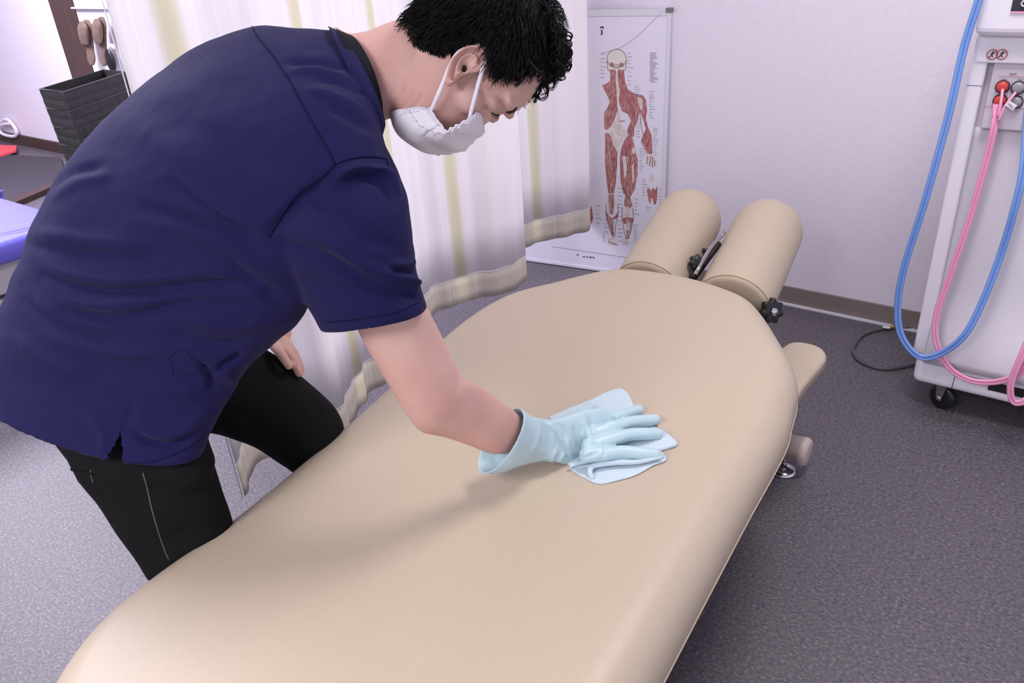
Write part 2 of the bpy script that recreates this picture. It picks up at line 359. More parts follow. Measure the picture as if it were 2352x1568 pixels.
# arm pad below the head end
arm = [(on(x, y, 2, 0.33)[0], on(x, y, 2, 0.33)[1]) for x, y in ((1790, 800), (1815, 784), (1850, 784), (1885, 795), (1899, 812), (1893, 828), (1862, 865), (1838, 897), (1825, 925), (1790, 930), (1740, 880), (1750, 830))]
V, F, _, _ = cushion(arm, 0.33, 0.285, 0.012, crown=0.002, n=80); obj('arm_pad', V, F, M['vinyl'], table, label='beige arm pad below the head end')
obj('arm_pad_bracket', *tubeVF([(-0.62, 1.6, 0.38), (-0.60, 1.75, 0.30), (-0.53, 1.85, 0.275)], 0.012, 8), M['blackmetal'], table)
# two head bolsters
def bolster(nx, ny, fx, fy, yn, yf, r):
    A = on(nx, ny, 1, yn); B = on(fx, fy, 1, yf); ax = (B-A)/np.linalg.norm(B-A); L = np.linalg.norm(B-A)
    u = np.array([1, 0, 0])-ax*ax[0]; u /= np.linalg.norm(u); v = np.cross(ax, u)
    prof = [(0.0, 0.0), (0.5, -0.002), (0.85, -0.001), (0.965, 0.004), (0.99, 0.012), (1.0, 0.03)] + [(1.0, h) for h in np.linspace(0.06, L-0.06, 8)]+[(0.99, L-0.04), (0.96, L-0.022), (0.91, L-0.008), (0.82, L+.003), (0.7, L+.009), (0.5, L+.014), (0, L+.018)]
    N = 72; V = []
    for k, h in prof:
        for j in range(N):
            a = 2*math.pi*j/N; c, s = math.cos(a), math.sin(a)
            if s < -0.35: s = -0.35-0.45*(abs(s)-0.35)   # flatter underside
            V.append(A+ax*h+r*k*(c*u-s*v if v[2] < 0 else c*u+s*v))
    F = ringF(len(prof), N); o = obj('head_bolster', V, F, M['vinyl'], table, label='round beige bolster cushion')
    P = []
    for j in range(N+1):
        a = 2*math.pi*j/N; c, s = math.cos(a), math.sin(a)
        if s < -0.35: s = -0.35-0.45*(abs(s)-0.35)
        P.append(A+ax*0.008+r*0.985*(c*u-s*v if v[2] < 0 else c*u+s*v))
    obj('seam', *tubeVF(P, 0.0012, 5, smooth=False), M['stitch'], o)
    return A, B, ax
b1 = bolster(1486, 672, 1590, 490, 1.90, 2.32, 0.106)
b2 = bolster(1680, 706, 1770, 515, 1.92, 2.33, 0.106)
# headrest metalwork between the bolsters
def Y(x, y, v): return on(x, y, 1, v)
obj('headrest_rail', *tubeVF([Y(1597, 630, 1.95), Y(1632, 570, 2.05), Y(1664, 534, 2.12)], 0.006, 8), M['steel'], table)
obj('headrest_bracket', *join([tubeVF([Y(1590, 640, 1.97), Y(1635, 578, 2.07), Y(1650, 558, 2.1)], 0.012, 8), tubeVF([Y(1560, 566, 2.14), Y(1640, 580, 2.1)], 0.008, 8), tubeVF([Y(1580, 650, 1.9), Y(1588, 690, 1.85)], 0.02, 8)]), M['blackmetal'], table)
def starknob(C, ax, r=0.032, th=0.02):
    C = np.array(C); ax = np.array(ax, float); ax /= np.linalg.norm(ax); u = np.cross(ax, [0, 0, 1]); u /= np.linalg.norm(u); v = np.cross(ax, u); n = 84; rings = []
    for k, h in ((0.85, -th/2), (1, -th/2+0.003), (1, th/2-0.003), (0.9, th/2), (0.45, th/2+0.001)):
        rings += [C+ax*h+k*r*(1+0.13*math.cos(7*2*math.pi*j/n))*(math.cos(2*math.pi*j/n)*u+math.sin(2*math.pi*j/n)*v) for j in range(n)]
    return rings, ringF(5, n)+[tuple(range(n))[::-1], tuple(4*n+j for j in range(n))]
kc = on(1772, 714, 1, 1.93)
obj('star_knob', *join([starknob(kc, (0.8, -0.5, 0.25)), tubeVF([kc, kc-np.array([0.1, -0.02, 0.02])], 0.007, 8)]), M['black'], table, label='black star-shaped clamp knob')
obj('knob_cap', *lathe([(0.012, 0), (0.010, 0.004), (0.004, 0.005)], kc+np.array([0.8, -0.5, 0.25])/0.976*0.0115, (0.8, -0.5, 0.25), 20), M['steel'], table)
kc2 = on(1600, 603, 1, 2.0); obj('star_knob', *starknob(kc2, (0.6, -0.6, 0.5), 0.022, 0.02), M['black'], table)

# ------------------------------------------------------------------ curtain
def curtainmat(name, hem):
    m = bpy.data.materials.new(name); m.use_nodes = True; nt = m.node_tree; b = nt.nodes['Principled BSDF']; b.inputs['Roughness'].default_value = 0.9; b.inputs['Specular IOR Level'].default_value = 0.1
    tc = nt.nodes.new('ShaderNodeTexCoord'); mp = nt.nodes.new('ShaderNodeMapping'); mp.inputs['Scale'].default_value = (1, 1, 0.02); nt.links.new(tc.outputs['UV'], mp.inputs[0])
    n = nt.nodes.new('ShaderNodeTexNoise'); n.inputs['Scale'].default_value = 120; n.inputs['Detail'].default_value = 4
    sm = nt.nodes.new('ShaderNodeMapping'); sm.inputs['Scale'].default_value = (1, 0.004, 1); nt.links.new(tc.outputs['UV'], sm.inputs[0]); nt.links.new(sm.outputs[0], n.inputs['Vector'])
    wv = nt.nodes.new('ShaderNodeTexWave'); wv.wave_type = 'BANDS'; wv.bands_direction = 'X'; wv.inputs['Scale'].default_value = 0.9; wv.inputs['Distortion'].default_value = 0; nt.links.new(tc.outputs['UV'], wv.inputs['Vector'])
    r1 = nt.nodes.new('ShaderNodeValToRGB'); r1.color_ramp.elements[0].position = 0.35; r1.color_ramp.elements[1].position = 0.65
    a, c = (srgb(216, 210, 202), srgb(230, 224, 214)) if hem else (srgb(248, 245, 246), srgb(253, 251, 252))
    r1.color_ramp.elements[0].color = a; r1.color_ramp.elements[1].color = c; nt.links.new(n.outputs[0], r1.inputs[0])
    r2 = nt.nodes.new('ShaderNodeValToRGB'); r2.color_ramp.elements[0].position = 0.93; r2.color_ramp.elements[1].position = 0.995
    r2.color_ramp.elements[0].color = (0, 0, 0, 1); r2.color_ramp.elements[1].color = (1, 1, 1, 1); nt.links.new(wv.outputs[0], r2.inputs[0])
    mx = nt.nodes.new('ShaderNodeMixRGB'); nt.links.new(r2.outputs[0], mx.inputs[0]); nt.links.new(r1.outputs[0], mx.inputs[1]); mx.inputs[2].default_value = srgb(240, 237, 218)
    nt.links.new(mx.outputs[0], b.inputs['Base Color'])
    tr = nt.nodes.new('ShaderNodeBsdfTranslucent'); nt.links.new(mx.outputs[0], tr.inputs[0]); ms = nt.nodes.new('ShaderNodeMixShader'); ms.inputs[0].default_value = 0.55
    nt.links.new(b.outputs[0], ms.inputs[1]); nt.links.new(tr.outputs[0], ms.inputs[2]); nt.links.new(ms.outputs[0], nt.nodes['Material Output'].inputs[0])
    return m
CP = [(-1.43, 0.765), (-1.50, 0.86), (-1.47, 0.98), (-1.40, 1.04), (-1.44, 1.14), (-1.50, 1.24), (-1.50, 1.33), (-1.57, 1.50), (-1.67, 1.70), (-1.655, 1.84), (-1.59, 1.95), (-1.55, 2.05), (-1.60, 2.15), (-1.73, 2.28), (-1.76, 2.38), (-1.70, 2.52), (-1.63, 2.645), (-1.68, 2.72), (-1.77, 2.80), (-1.78, 2.865)]
CPp = catmull(CP, 12); _L = np.concatenate([[0], np.cumsum(np.linalg.norm(np.diff(CPp, axis=0), axis=1))])
def sheet(z0, z1, nz, thick, off=0.0, wob=0.0):
    T = np.gradient(CPp, axis=0); T /= np.linalg.norm(T, axis=1)[:, None]; Nn = np.stack([T[:, 1], -T[:, 0]], -1); V = []; UVs = []
    small = 0.006*np.sin(_L*38)+0.004*np.sin(_L*71+1)
    for s in (1, -1):
        for k in range(nz+1):
            z = z0+(z1-z0)*k/nz; fl = 1-0.25*(z-z0)/2.2
            q = CPp+Nn*((small*fl)+s*thick/2+off)[:, None]
            cx = CPp.mean(0)[0]
            for i in range(len(q)): V.append((q[i][0], q[i][1], z)); UVs.append((_L[i], z))
    n = len(CPp); F = []
    for s in (0, 1):
        o_ = s*(nz+1)*n
        for k in range(nz):
            for i in range(n-1):
                f = (o_+k*n+i, o_+k*n+i+1, o_+(k+1)*n+i+1, o_+(k+1)*n+i); F.append(f if s == 0 else f[::-1])
    h = (nz+1)*n
    for i in range(n-1): F.append((i+1, i, h+i, h+i+1)); F.append((nz*n+i, nz*n+i+1, h+nz*n+i+1, h+nz*n+i))
    for k in range(nz): F.append((k*n, (k+1)*n, h+(k+1)*n, h+k*n)); F.append(((k+1)*n+n-1, k*n+n-1, h+k*n+n-1, h+(k+1)*n+n-1))
    return V, F, UVs
def uvobj(name, V, F, UVs, m, parent):
    o = obj(name, V, F, m, parent); uv = o.data.uv_layers.new(name='UVMap')
    for l in o.data.loops: uv.data[l.index].uv = UVs[l.vertex_index]
    return o
curt = empty('partition_curtain', (-1.6, 1.8, 0.25), 'white and pale yellow striped partition curtain hanging behind the person', 'curtain')
V, F, UVs = sheet(0.345, 2.3, 12, 0.0015); uvobj('curtain_fabric', V, F, UVs, curtainmat('curtain_cloth', False), curt)
V, F, UVs = sheet(0.25, 0.346, 3, 0.0015); uvobj('hem_band', V, F, UVs, curtainmat('curtain_hem', True), curt)
T = np.gradient(CPp, axis=0); T /= np.linalg.norm(T, axis=1)[:, None]
obj('hem_stitch', *tubeVF([(p[0]+t[1]*(0.006*math.sin(l*38)+0.004*math.sin(l*71+1)+.001), p[1]-t[0]*(0.006*math.sin(l*38)+0.004*math.sin(l*71+1)+.001), 0.346) for p, t, l in zip(CPp, T, _L)], 0.0016, 5, smooth=False), M['loop'], curt)
obj('curtain_rail', *tubeVF([(-1.6, 0.6, 2.32), (-1.6, 2.86, 2.32)], 0.012, 10, smooth=False), M['frame'], curt)
# a short leaf of the curtain seen between the legs: its side hem
obj('side_hem', *tubeVF([(-1.43, 0.762, 0.25), (-1.43, 0.762, 2.3)], 0.0012, 6, smooth=False), M['loop'], curt)

# ------------------------------------------------------------------ anatomy chart on its board
BP0 = np.array([-1.385, 2.856, 0.004]); BX = np.array([-0.68, -0.10, 0.0]); BX /= np.linalg.norm(BX); BU = np.array([-1.387, WY-0.006, 1.083])-BP0; BU -= BX*(BU@BX); BH = np.linalg.norm(BU); BU /= BH; BN = np.cross(BX, BU)
if BN[1] > 0: BN = -BN
def bpt(x, y, off=0.0):
    r = FWD + RI*(x-1176)/FPX - UP*(y-784)/FPX; t = ((BP0-CO)@BN)/(r@BN); return CO+r*t+BN*off
def bflat(poly, off, flat=True): return [bpt(x, y, off) for x, y in poly]
chart = empty('anatomy_chart', BP0, 'white framed chart of back muscles leaning on the wall by the curtain', 'wall chart')
_w = 0.92; th = 0.012
def slab(a0, a1, b0, b1, d0, d1):
    V = [BP0+BX*a+BU*b+BN*d for a in (a0, a1) for b in (b0, b1) for d in (d0, d1)]; return V, box(0, 1, 0, 1, 0, 1)[1]
obj('board', *slab(0.004, _w-.004, 0.004, BH-.004, -0.004, 0.008), M['paper'], chart, smooth=False)
obj('frame', *join([slab(0, 0.014, 0, BH, -0.006, 0.011), slab(_w-0.014, _w, 0, BH, -0.006, 0.011), slab(0.014, _w-.014, 0, 0.012, -0.006, 0.011), slab(0.014, _w-.014, BH-0.022, BH, -0.006, 0.011)]), M['frame'], chart, smooth=False)
obj('frame_clip', *slab(-0.003, 0.02, BH-0.012, BH+0.004, -0.006, 0.014), M['greysteel'], chart, smooth=False)
obj('hanging_cord', *tubeVF([bpt(1525, 22, .013), bpt(1500, 48, .012), bpt(1465, 82, .012), bpt(1430, 106, .012), bpt(1384, 121, .012)], 0.001, 5), M['frame'], chart)
def prt(name, polys, m, off):
    Vs = []; Fs = []
    for p in polys:
        q = bflat(p, off); Fs.append(tuple(range(len(Vs), len(Vs)+len(q)))); Vs += q
    o = obj(name, Vs, Fs, m, chart, smooth=False)
    bm = bmesh.new(); bm.from_mesh(o.data); bmesh.ops.triangulate(bm, faces=bm.faces[:]); bm.to_mesh(o.data); bm.free(); return o
Z = lambda pts: [(1340+x/2.528, y/2.528) for x, y in pts]   # chart traced on an enlarged view
circ = lambda cx, cy, rx, ry, n=20: [(cx+rx*math.cos(2*math.pi*i/n), cy+ry*math.sin(2*math.pi*i/n)) for i in range(n)]
mus = [[(160, 400), (192, 405), (192, 480), (200, 560), (204, 640), (190, 680), (165, 730), (140, 752), (126, 745), (124, 655), (140, 630), (160, 590), (140, 545), (120, 510), (114, 492), (140, 482), (160, 465)],
       [(205, 400), (240, 405), (246, 470), (262, 515), (300, 540), (350, 550), (368, 580), (374, 640), (366, 680), (380, 740), (400, 780), (404, 840), (404, 890), (380, 895), (360, 850), (340, 810), (352, 780), (366, 745), (350, 690), (330, 640), (318, 700), (300, 740), (298, 790), (272, 800), (255, 760), (280, 700), (262, 660), (225, 640), (212, 590), (216, 520), (206, 470)],
       [(130, 770), (160, 770), (178, 840), (202, 880), (200, 960), (192, 1060), (180, 1120), (150, 1120), (140, 1050), (130, 950)],
       [(262, 785), (290, 800), (304, 860), (320, 930), (318, 1010), (300, 1100), (270, 1150), (240, 1120), (222, 1050), (216, 940), (220, 880), (236, 820)],
       [(150, 1125), (180, 1125), (184, 1180), (176, 1240), (160, 1240), (148, 1180)], [(245, 1130), (275, 1140), (290, 1190), (270, 1210), (240, 1190)],
       [(136, 1225), (152, 1250), (170, 1262), (190, 1250), (204, 1225), (202, 1262), (178, 1272), (182, 1370), (172, 1360), (150, 1290), (138, 1262)],
       [(228, 1265), (262, 1255), (296, 1265), (284, 1300), (268, 1380), (252, 1385), (256, 1300), (236, 1290)],
       [(372, 1100), (384, 1085), (396, 1105), (408, 1085), (420, 1100), (434, 1075), (432, 1150), (424, 1185), (412, 1180), (404, 1145), (396, 1150), (394, 1185), (382, 1160)],
       [(32, 1195), (50, 1190), (56, 1230), (62, 1260), (50, 1300), (44, 1270), (34, 1240)], [(160, 362), (178, 362), (184, 382), (160, 386)], [(214, 364), (236, 362), (238, 384), (216, 388)]]
ten = [[(205, 640), (212, 640), (222, 720), (250, 760), (262, 765), (240, 820), (222, 860), (208, 890), (190, 860), (170, 800), (150, 772), (165, 730), (195, 690)],
       [(146, 1140), (158, 1240), (150, 1242), (140, 1225)], [(238, 1205), (262, 1195), (290, 1215), (294, 1255), (262, 1248), (232, 1260)], [(258, 1290), (276, 1290), (272, 1340), (258, 1330)],
       [(318, 560), (345, 570), (350, 620), (338, 640), (324, 600)], [(192, 405), (205, 405), (206, 470), (216, 520), (212, 590), (206, 660), (200, 600), (196, 480)],
       [(366, 880), (406, 900), (434, 940), (430, 968), (416, 955), (404, 972), (396, 950), (384, 965), (372, 940)], [(232, 905), (262, 905), (262, 960), (246, 1040), (238, 980)], [(285, 860), (302, 850), (308, 890), (290, 890)],
       [(145, 1375), (175, 1375), (200, 1415), (150, 1415)], [(236, 1385), (262, 1385), (268, 1418), (232, 1415)], [(284, 960), (296, 950), (300, 1060), (288, 1050)], [(385, 1010), (400, 1005), (420, 1040), (395, 1060)]]
for p in mus: prt('printed_muscle', [Z(p)], M['muscle'], 0.0084)
for p in ten: prt('printed_tendon', [Z(p)], M['tendon'], 0.0088)
skull = [Z(circ(198, 338, 56, 54, 28)), Z([(148, 370), (250, 370), (246, 408), (205, 400), (200, 380), (196, 400), (152, 408)])]
prt('printed_skull', skull, M['bone'], 0.0082)
def strokes(lines, wd, off):
    out = []
    for L in lines:
        for (x0, y0), (x1, y1) in zip(L[:-1], L[1:]):
            dx, dy = x1-x0, y1-y0; l = math.hypot(dx, dy)+1e-6; nx, ny = -dy/l*wd/2, dx/l*wd/2
            out.append([(x0+nx, y0+ny), (x1+nx, y1+ny), (x1-nx, y1-ny), (x0-nx, y0-ny)])
    return out
ol = [Z(circ(198, 338, 56, 54, 28))+Z([(254, 338)]), Z([(142, 350), (146, 400), (160, 412)]), Z([(254, 350), (250, 400), (236, 412)]), Z([(136, 1180), (134, 1230), (146, 1290), (176, 1375)]), Z([(204, 1180), (206, 1240), (192, 1300), (186, 1372)]), Z([(230, 1200), (228, 1260), (240, 1330), (252, 1385)]), Z([(292, 1200), (296, 1262), (282, 1330), (264, 1385)]),
      Z([(330, 640), (340, 730), (352, 780)]), Z([(352, 780), (340, 820), (374, 890)]), Z([(218, 900), (222, 1050), (240, 1120)]), Z([(258, 520), (262, 580), (290, 630)]), Z([(262, 540), (320, 545)]), Z([(160, 100*0+590), (150, 620), (140, 640)]), Z([(236, 1120), (250, 1100), (262, 1140)])]
for p in ol: prt('printed_outline', strokes([p], 1.1, 0), M['boneline'], 0.0090)
sp = [Z([(180+i*3, 372), (184+i*3, 388)]) for i in range(0)]
sp += [Z(p) for p in ([(395, 905), (386, 960)], [(408, 910), (402, 968)], [(420, 925), (416, 962)], [(376, 905), (372, 950)], [(150, 1400), (200, 1418)], [(160, 640), (196, 600)], [(215, 700), (245, 700)], [(160, 860), (185, 1000)], [(250, 860), (262, 1000)])]
prt('printed_detail', strokes(sp, 1.6, 0), M['boneline'], 0.0092)['kind'] = 'stuff'
for mm, nm, cnt in (('tendon', 'printed_fibres', 210), ('boneline', 'printed_fibres', 150)):
    fs = []; rf = random.Random(cnt)
    while len(fs) < cnt:
        p = rf.choice(mus[:8]); xs = [q[0] for q in p]; ys = [q[1] for q in p]; x = rf.uniform(min(xs), max(xs)); y = rf.uniform(min(ys), max(ys)); L = rf.uniform(14, 46); a = rf.gauss(0, .22)+(0.5 if y < 760 and x > 210 else (-.35 if y < 760 else 0))
        q = [(x, y), (x+L*math.sin(a), y+L*math.cos(a))]
        if inpoly(np.array(q), p).all(): fs.append(Z(q))
    prt(nm, strokes(fs, .55 if mm == 'tendon' else .5, 0), M[mm], 0.0086)['kind'] = 'stuff'
lab = []
rr = random.Random(3)
for (x, y0, y1, dy) in ((262, 305, 500, 23), (104, 312, 450, 22), (300, 500, 560, 14), (386, 530, 680, 15), (310, 690, 800, 15), (410, 740, 900, 14), (330, 860, 1000, 14), (440, 1095, 1200, 18), (345, 1040, 1130, 15), (300, 1150, 1250, 20), (370, 1200, 1230, 18), (80, 1190, 1300, 24), (205, 1090, 1400, 24), (115, 1350, 1400, 12), (125, 1270, 1350, 22), (295, 1300, 1400, 14)):
    y = y0
    while y < y1:
        L = rr.uniform(12, 34); L = min(L, 474-x) if x < 470 else 4; lab.append(Z([(x, y), (x+L*.45, y+rr.uniform(-3, 3))])); lab.append(Z([(x+L*.55, y+2), (x+L, y+3)])); y += dy*rr.uniform(.8, 1.2)
for i in range(22): lab.append(Z([(390, 305+i*8), (390+rr.uniform(18, 50), 306+i*8)]))
prt('printed_labels', strokes(lab, 1.5, 0), M['inktext'], 0.0086)['kind'] = 'stuff'
for q in ([(1380, 63), (1386, 61), (1388, 65)], [(1383, 68), (1385, 72), (1383, 80)]): prt('printed_letter', strokes([q], 3.2, 0), M['ink'], 0.0086)
prt('printed_caption', strokes([[(1326, 583), (1331, 584)], [(1340, 588), (1346, 588)], [(1350, 586), (1351, 591)], [(1355, 587), (1358, 591), (1361, 588)], [(1363, 588), (1367, 592)]], 2.0, 0), M['ink'], 0.0086)['kind'] = 'stuff'
prt('printed_rule', strokes([[(1270, 565), (1500, 598)]], 1.2, 0), M['inktext'], 0.0086)

# ------------------------------------------------------------------ therapy machine
MY = 2.36
mach = empty('therapy_machine', (-0.05, 2.5, 0), 'white wheeled therapy unit with red and grey sockets and hoses by the wall', 'medical machine')
bevel(obj('base', *box(-0.295, 0.33, MY-0.012, 2.78, 0.085, 0.19), M['white'], mach, smooth=False), 0.02, 4)
bevel(obj('back_body', *box(-0.292, 0.32, MY+0.02, 2.74, 0.17, 1.10), M['panelgrey'], mach, smooth=False), 0.01)
# side frame with recessed curved front
bevel(obj('side_frame', *box(-0.308, -0.272, MY-0.008, 2.745, 0.18, 1.08), M['white'], mach, smooth=False), 0.006)
bevel(obj('side_frame', *box(0.29, 0.325, MY-0.008, 2.745, 0.18, 1.08), M['white'], mach, smooth=False), 0.006)
# sloping front apron that swells out to the base
sl = []
zz = np.linspace(0.165, 0.853, 30); ys = MY+0.018-0.045*np.exp(-((zz-0.165)/0.15)**2.2)
Vv = []; 
for x in (-0.272, 0.29):
    for z_, y_ in zip(zz, ys): Vv.append((x, y_, z_))
n_ = len(zz); Ff = [(i, i+1, n_+i+1, n_+i) for i in range(n_-1)]
ap = obj('front_apron', Vv, Ff, M['white'], mach); md = ap.modifiers.new('s', 'SOLIDIFY'); md.thickness = 0.006; md.offset = 1
# connector plate and hooded housing
bevel(obj('fascia', *box(-0.30, 0.29, MY-0.012, MY+0.03, 1.018, 1.082), M['white'], mach, smooth=False), 0.004)
pl = bevel(obj('socket_plate', *box(-0.258, 0.28, MY-0.002, MY+0.024, 0.855, 1.019), M['panelgrey'], mach, smooth=False), 0.004)
def MP(x, y, yy): p = on(x, y, 1, yy); return p
for i, (x, y, mm, nm, lb) in enumerate(((2303, 199, 'red', 'socket', 'red round socket'), (2297, 231, 'red', 'socket', 'red round socket'), (2339, 201, 'grey', 'socket', 'grey round socket'), (2333, 234, 'grey', 'socket', 'grey round socket'))):
    p = MP(x, y, MY-0.004); s_ = obj(nm, *lathe([(0.014, 0.0), (0.014, 0.004), (0.0135, 0.006), (0.0115, 0.012), (0.006, 0.013)], p, (0, -1, 0), 24), M[mm], mach, label=lb)
    obj('socket_ring', *lathe([(0.0165, 0), (0.0165, 0.003), (0.0142, 0.0035)], p, (0, -1, 0), 24), M['darkline'], s_)
# two round prohibition marks on the fascia
for x in (2279, 2301):
    p = MP(x, 125, MY-0.0135); ring = [p+np.array([math.cos(a)*0.0115, 0, math.sin(a)*0.0115]) for a in np.linspace(0, 2*math.pi, 25)]
    g_ = [tubeVF(ring, 0.0011, 5, smooth=False), tubeVF([p+np.array([-.008, 0, -.008]), p+np.array([.008, 0, .008])], 0.0008, 5, smooth=False)]
    obj('warning_mark', *join(g_), M['redprint'], mach)
    obj('warning_figure', *join([lathe([(0.0018, 0), (0.0018, .0006)], p+np.array([0.001, 0, .006]), (0, -1, 0), 10), tubeVF([p+np.array([0, 0, .004]), p+np.array([-.001, 0, -.001]), p+np.array([-.004, 0, -.006])], 0.0011, 5), tubeVF([p+np.array([-.001, 0, -.001]), p+np.array([.003, 0, -.006])], 0.0010, 5), tubeVF([p+np.array([-.005, 0, 0.002]), p+np.array([.005, 0, .003])], 0.0009, 5)]), M['ink'], mach)
# printed EXIT-like small word and rule above the sockets, left side clips
def text(s, size, p, m, parent, name='printed_word'):
    cu = bpy.data.curves.new('t', 'FONT'); cu.body = s; cu.size = size; cu.align_x = 'CENTER'; o = bpy.data.objects.new('t', cu); COL.objects.link(o)
    dg = bpy.context.evaluated_depsgraph_get(); me = bpy.data.meshes.new_from_object(o.evaluated_get(dg)); bpy.data.objects.remove(o)
    V = [(p[0]+v.co.x, p[1], p[2]+v.co.y) for v in me.vertices]; F = [tuple(q.vertices) for q in me.polygons]; return obj(name, V, F, m, parent, smooth=False)
text('EXIT', 0.0075, MP(2327, 173, MY-0.0035), M['ink'], mach)
p = MP(2327, 176.5, MY-0.0035)
for b_ in (box(p[0]-0.032, p[0]+0.045, p[1]-.0004, p[1], p[2]-.0003, p[2]+.0005), box(p[0]-0.048, p[0]+0.045, p[1]-.0004, p[1], p[2]-.075, p[2]-.0742)): obj('printed_rule', *b_, M['redprint'], mach, smooth=False)
text('LOW', 0.005, MP(2305, 184, MY-0.0035), M['ink'], mach); text('HIGH', 0.005, MP(2343, 185, MY-0.0035), M['ink'], mach)
obj('body_joint', *box(-0.309, -0.271, MY-0.0087, MY-0.0075, 0.9615, 0.9625), M['darkline'], mach, smooth=False)
# control head with its screen
bevel(obj('control_head', *box(-0.312, 0.34, MY-0.045, 2.70, 1.083, 1.34), M['white'], mach, smooth=False), 0.02, 4)
_s = on(2321, 26, 1, MY-0.048)
sc_ = obj('screen', *box(_s[0], 0.1, MY-0.048, MY-0.043, _s[2], 1.3), M['darkline'], mach, smooth=False)
obj('screen_rim', *box(_s[0], 0.1, MY-0.0485, MY-0.043, _s[2]-.004, _s[2]), M['pink'], sc_, smooth=False)
ring = [(_s[0]+.042+0.022*math.cos(a)*(1+.25*math.cos(5*a)), MY-0.0492, _s[2]+.028+0.02*math.sin(a)*(1+.25*math.cos(5*a))) for a in np.linspace(0, 2*math.pi, 41)]
obj('screen_picture', *tubeVF(ring, 0.0022, 5, smooth=False), M['frame'], sc_)
# base front details
obj('drawer_line', *tubeVF([(-0.185, MY-0.0128, 0.088), (-0.183, MY-0.0128, 0.135), (-0.176, MY-0.0128, 0.146), (-0.09, MY-0.0128, 0.146)], 0.0009, 5, smooth=False), M['darkline'], mach)
obj('base_slot', *box(-0.095, 0.10, MY-0.0135, MY-0.011, 0.118, 0.146), M['black'], mach, smooth=False)
def caster(x, y):
    a = np.array([-0.45, -0.89, 0]); C_ = np.array([x, y, 0.040]); b = np.array([a[1], -a[0], 0])
    t = obj('caster', *lathe([(0.026, 0), (0.030, 0.002), (0.037, 0.003), (0.040, 0.009), (0.040, 0.019), (0.037, 0.025), (0.030, 0.026), (0.026, 0.028)], C_-a*0.014, a, 36), M['black'], mach)
    for k in (-1, 1):
        o_ = C_+a*.019*k; pl_ = [o_+b*-.016+np.array([0, 0, .044]), o_+b*.016+np.array([0, 0, .044]), o_+b*.008+np.array([0, 0, -.008]), o_-b*.008+np.array([0, 0, -.008])]
        obj('caster_fork', *prism(pl_, 0, 0, frame=a*.002), M['greysteel'], t, smooth=False)
    obj('axle', *lathe([(0.008, 0), (0.008, 0.002), (0.004, 0.004)], C_+a*.021, a, 12), M['steel'], t)
for x, y in ((-0.205, MY+0.025), (0.24, MY+0.025), (-0.2, 2.7), (0.24, 2.7)): caster(x, y)
def hosepair(name, pts, m, r=0.0052, gap=0.0058, label=None):
    P = catmull(pts, 8); T = np.gradient(P, axis=0); T /= np.linalg.norm(T, axis=1)[:, None]; s = np.cross(T, [0, 1, 0]); s /= np.linalg.norm(s, axis=1)[:, None]
    o = obj(name, *join([tubeVF(P+s*gap*k, r, 10, smooth=False) for k in (-0.8, 0.8)]), m, mach, label=label); return o
HY = 2.27
hosepair('blue_hose', [MP(2262, -60, HY+.02), MP(2248, 0, HY+.02), MP(2214, 110, HY+.02), MP(2180, 260, HY+.01), MP(2128, 450, HY), MP(2078, 610, HY), MP(2062, 700, HY), MP(2070, 770, HY), MP(2110, 818, HY), MP(2160, 812, HY), MP(2215, 770, HY), MP(2258, 690, HY+.02), MP(2300, 580, HY+.04), MP(2330, 480, HY+.04), MP(2350, 390, HY+.05), MP(2362, 250, MY)], M['blue'], label='twin blue air hose hanging in a loop')
hosepair('pink_hose', [MP(2294, 240, MY-.02), MP(2284, 290, MY-.035), MP(2268, 360, MY-.035), MP(2228, 500, MY-.04), MP(2180, 640, MY-.05), MP(2152, 720, MY-.06), MP(2150, 780, MY-.07), MP(2175, 838, MY-.08), MP(2220, 870, MY-.08), MP(2275, 878, MY-.08), MP(2330, 865, MY-.08), MP(2352, 845, MY-.08), MP(2375, 800, MY-.08)], M['pink'], 0.0048, 0.0052, label='twin pink air hose hanging in a loop')
hosepair('pink_hose', [MP(2380, 740, MY-.07), MP(2345, 820, MY-.1), MP(2322, 880, MY-.11), MP(2325, 918, MY-.11), MP(2345, 924, MY-.11), MP(2380, 900, MY-.1)], M['pink'], 0.0048, 0.0052, label='pink air hose curling at the frame edge')
obj('hose_branch', *join([tubeVF([MP(2303, 205, MY-.018), MP(2299, 235, MY-.035), MP(2292, 270, MY-.04)], 0.0035, 8), tubeVF([MP(2333, 212, MY-.02), MP(2308, 245, MY-.035), MP(2292, 280, MY-.04)], 0.0035, 8), tubeVF([MP(2284, 238, MY-.012), MP(2283, 262, MY-.03), MP(2287, 290, MY-.035)], 0.003, 8)]), M['pink'], mach)
p = MP(2322, 244, MY-.04); obj('hose_tag', *prism([p+np.array(q) for q in ((-.014, 0, .002), (-.006, 0, .013), (.013, 0, .003), (.006, 0, -.010))], 0, 0, frame=(0, .001, 0)), M['white'], mach, smooth=False)
obj('tag_lines', *join([tubeVF([p+np.array([-.008+.003*k, -.0008, .007-.004*k]), p+np.array([.003+.003*k, -.0008, .001-.004*k])], 0.0005, 4, smooth=False) for k in (-.3, .6, 1.5)]), M['inktext'], mach)
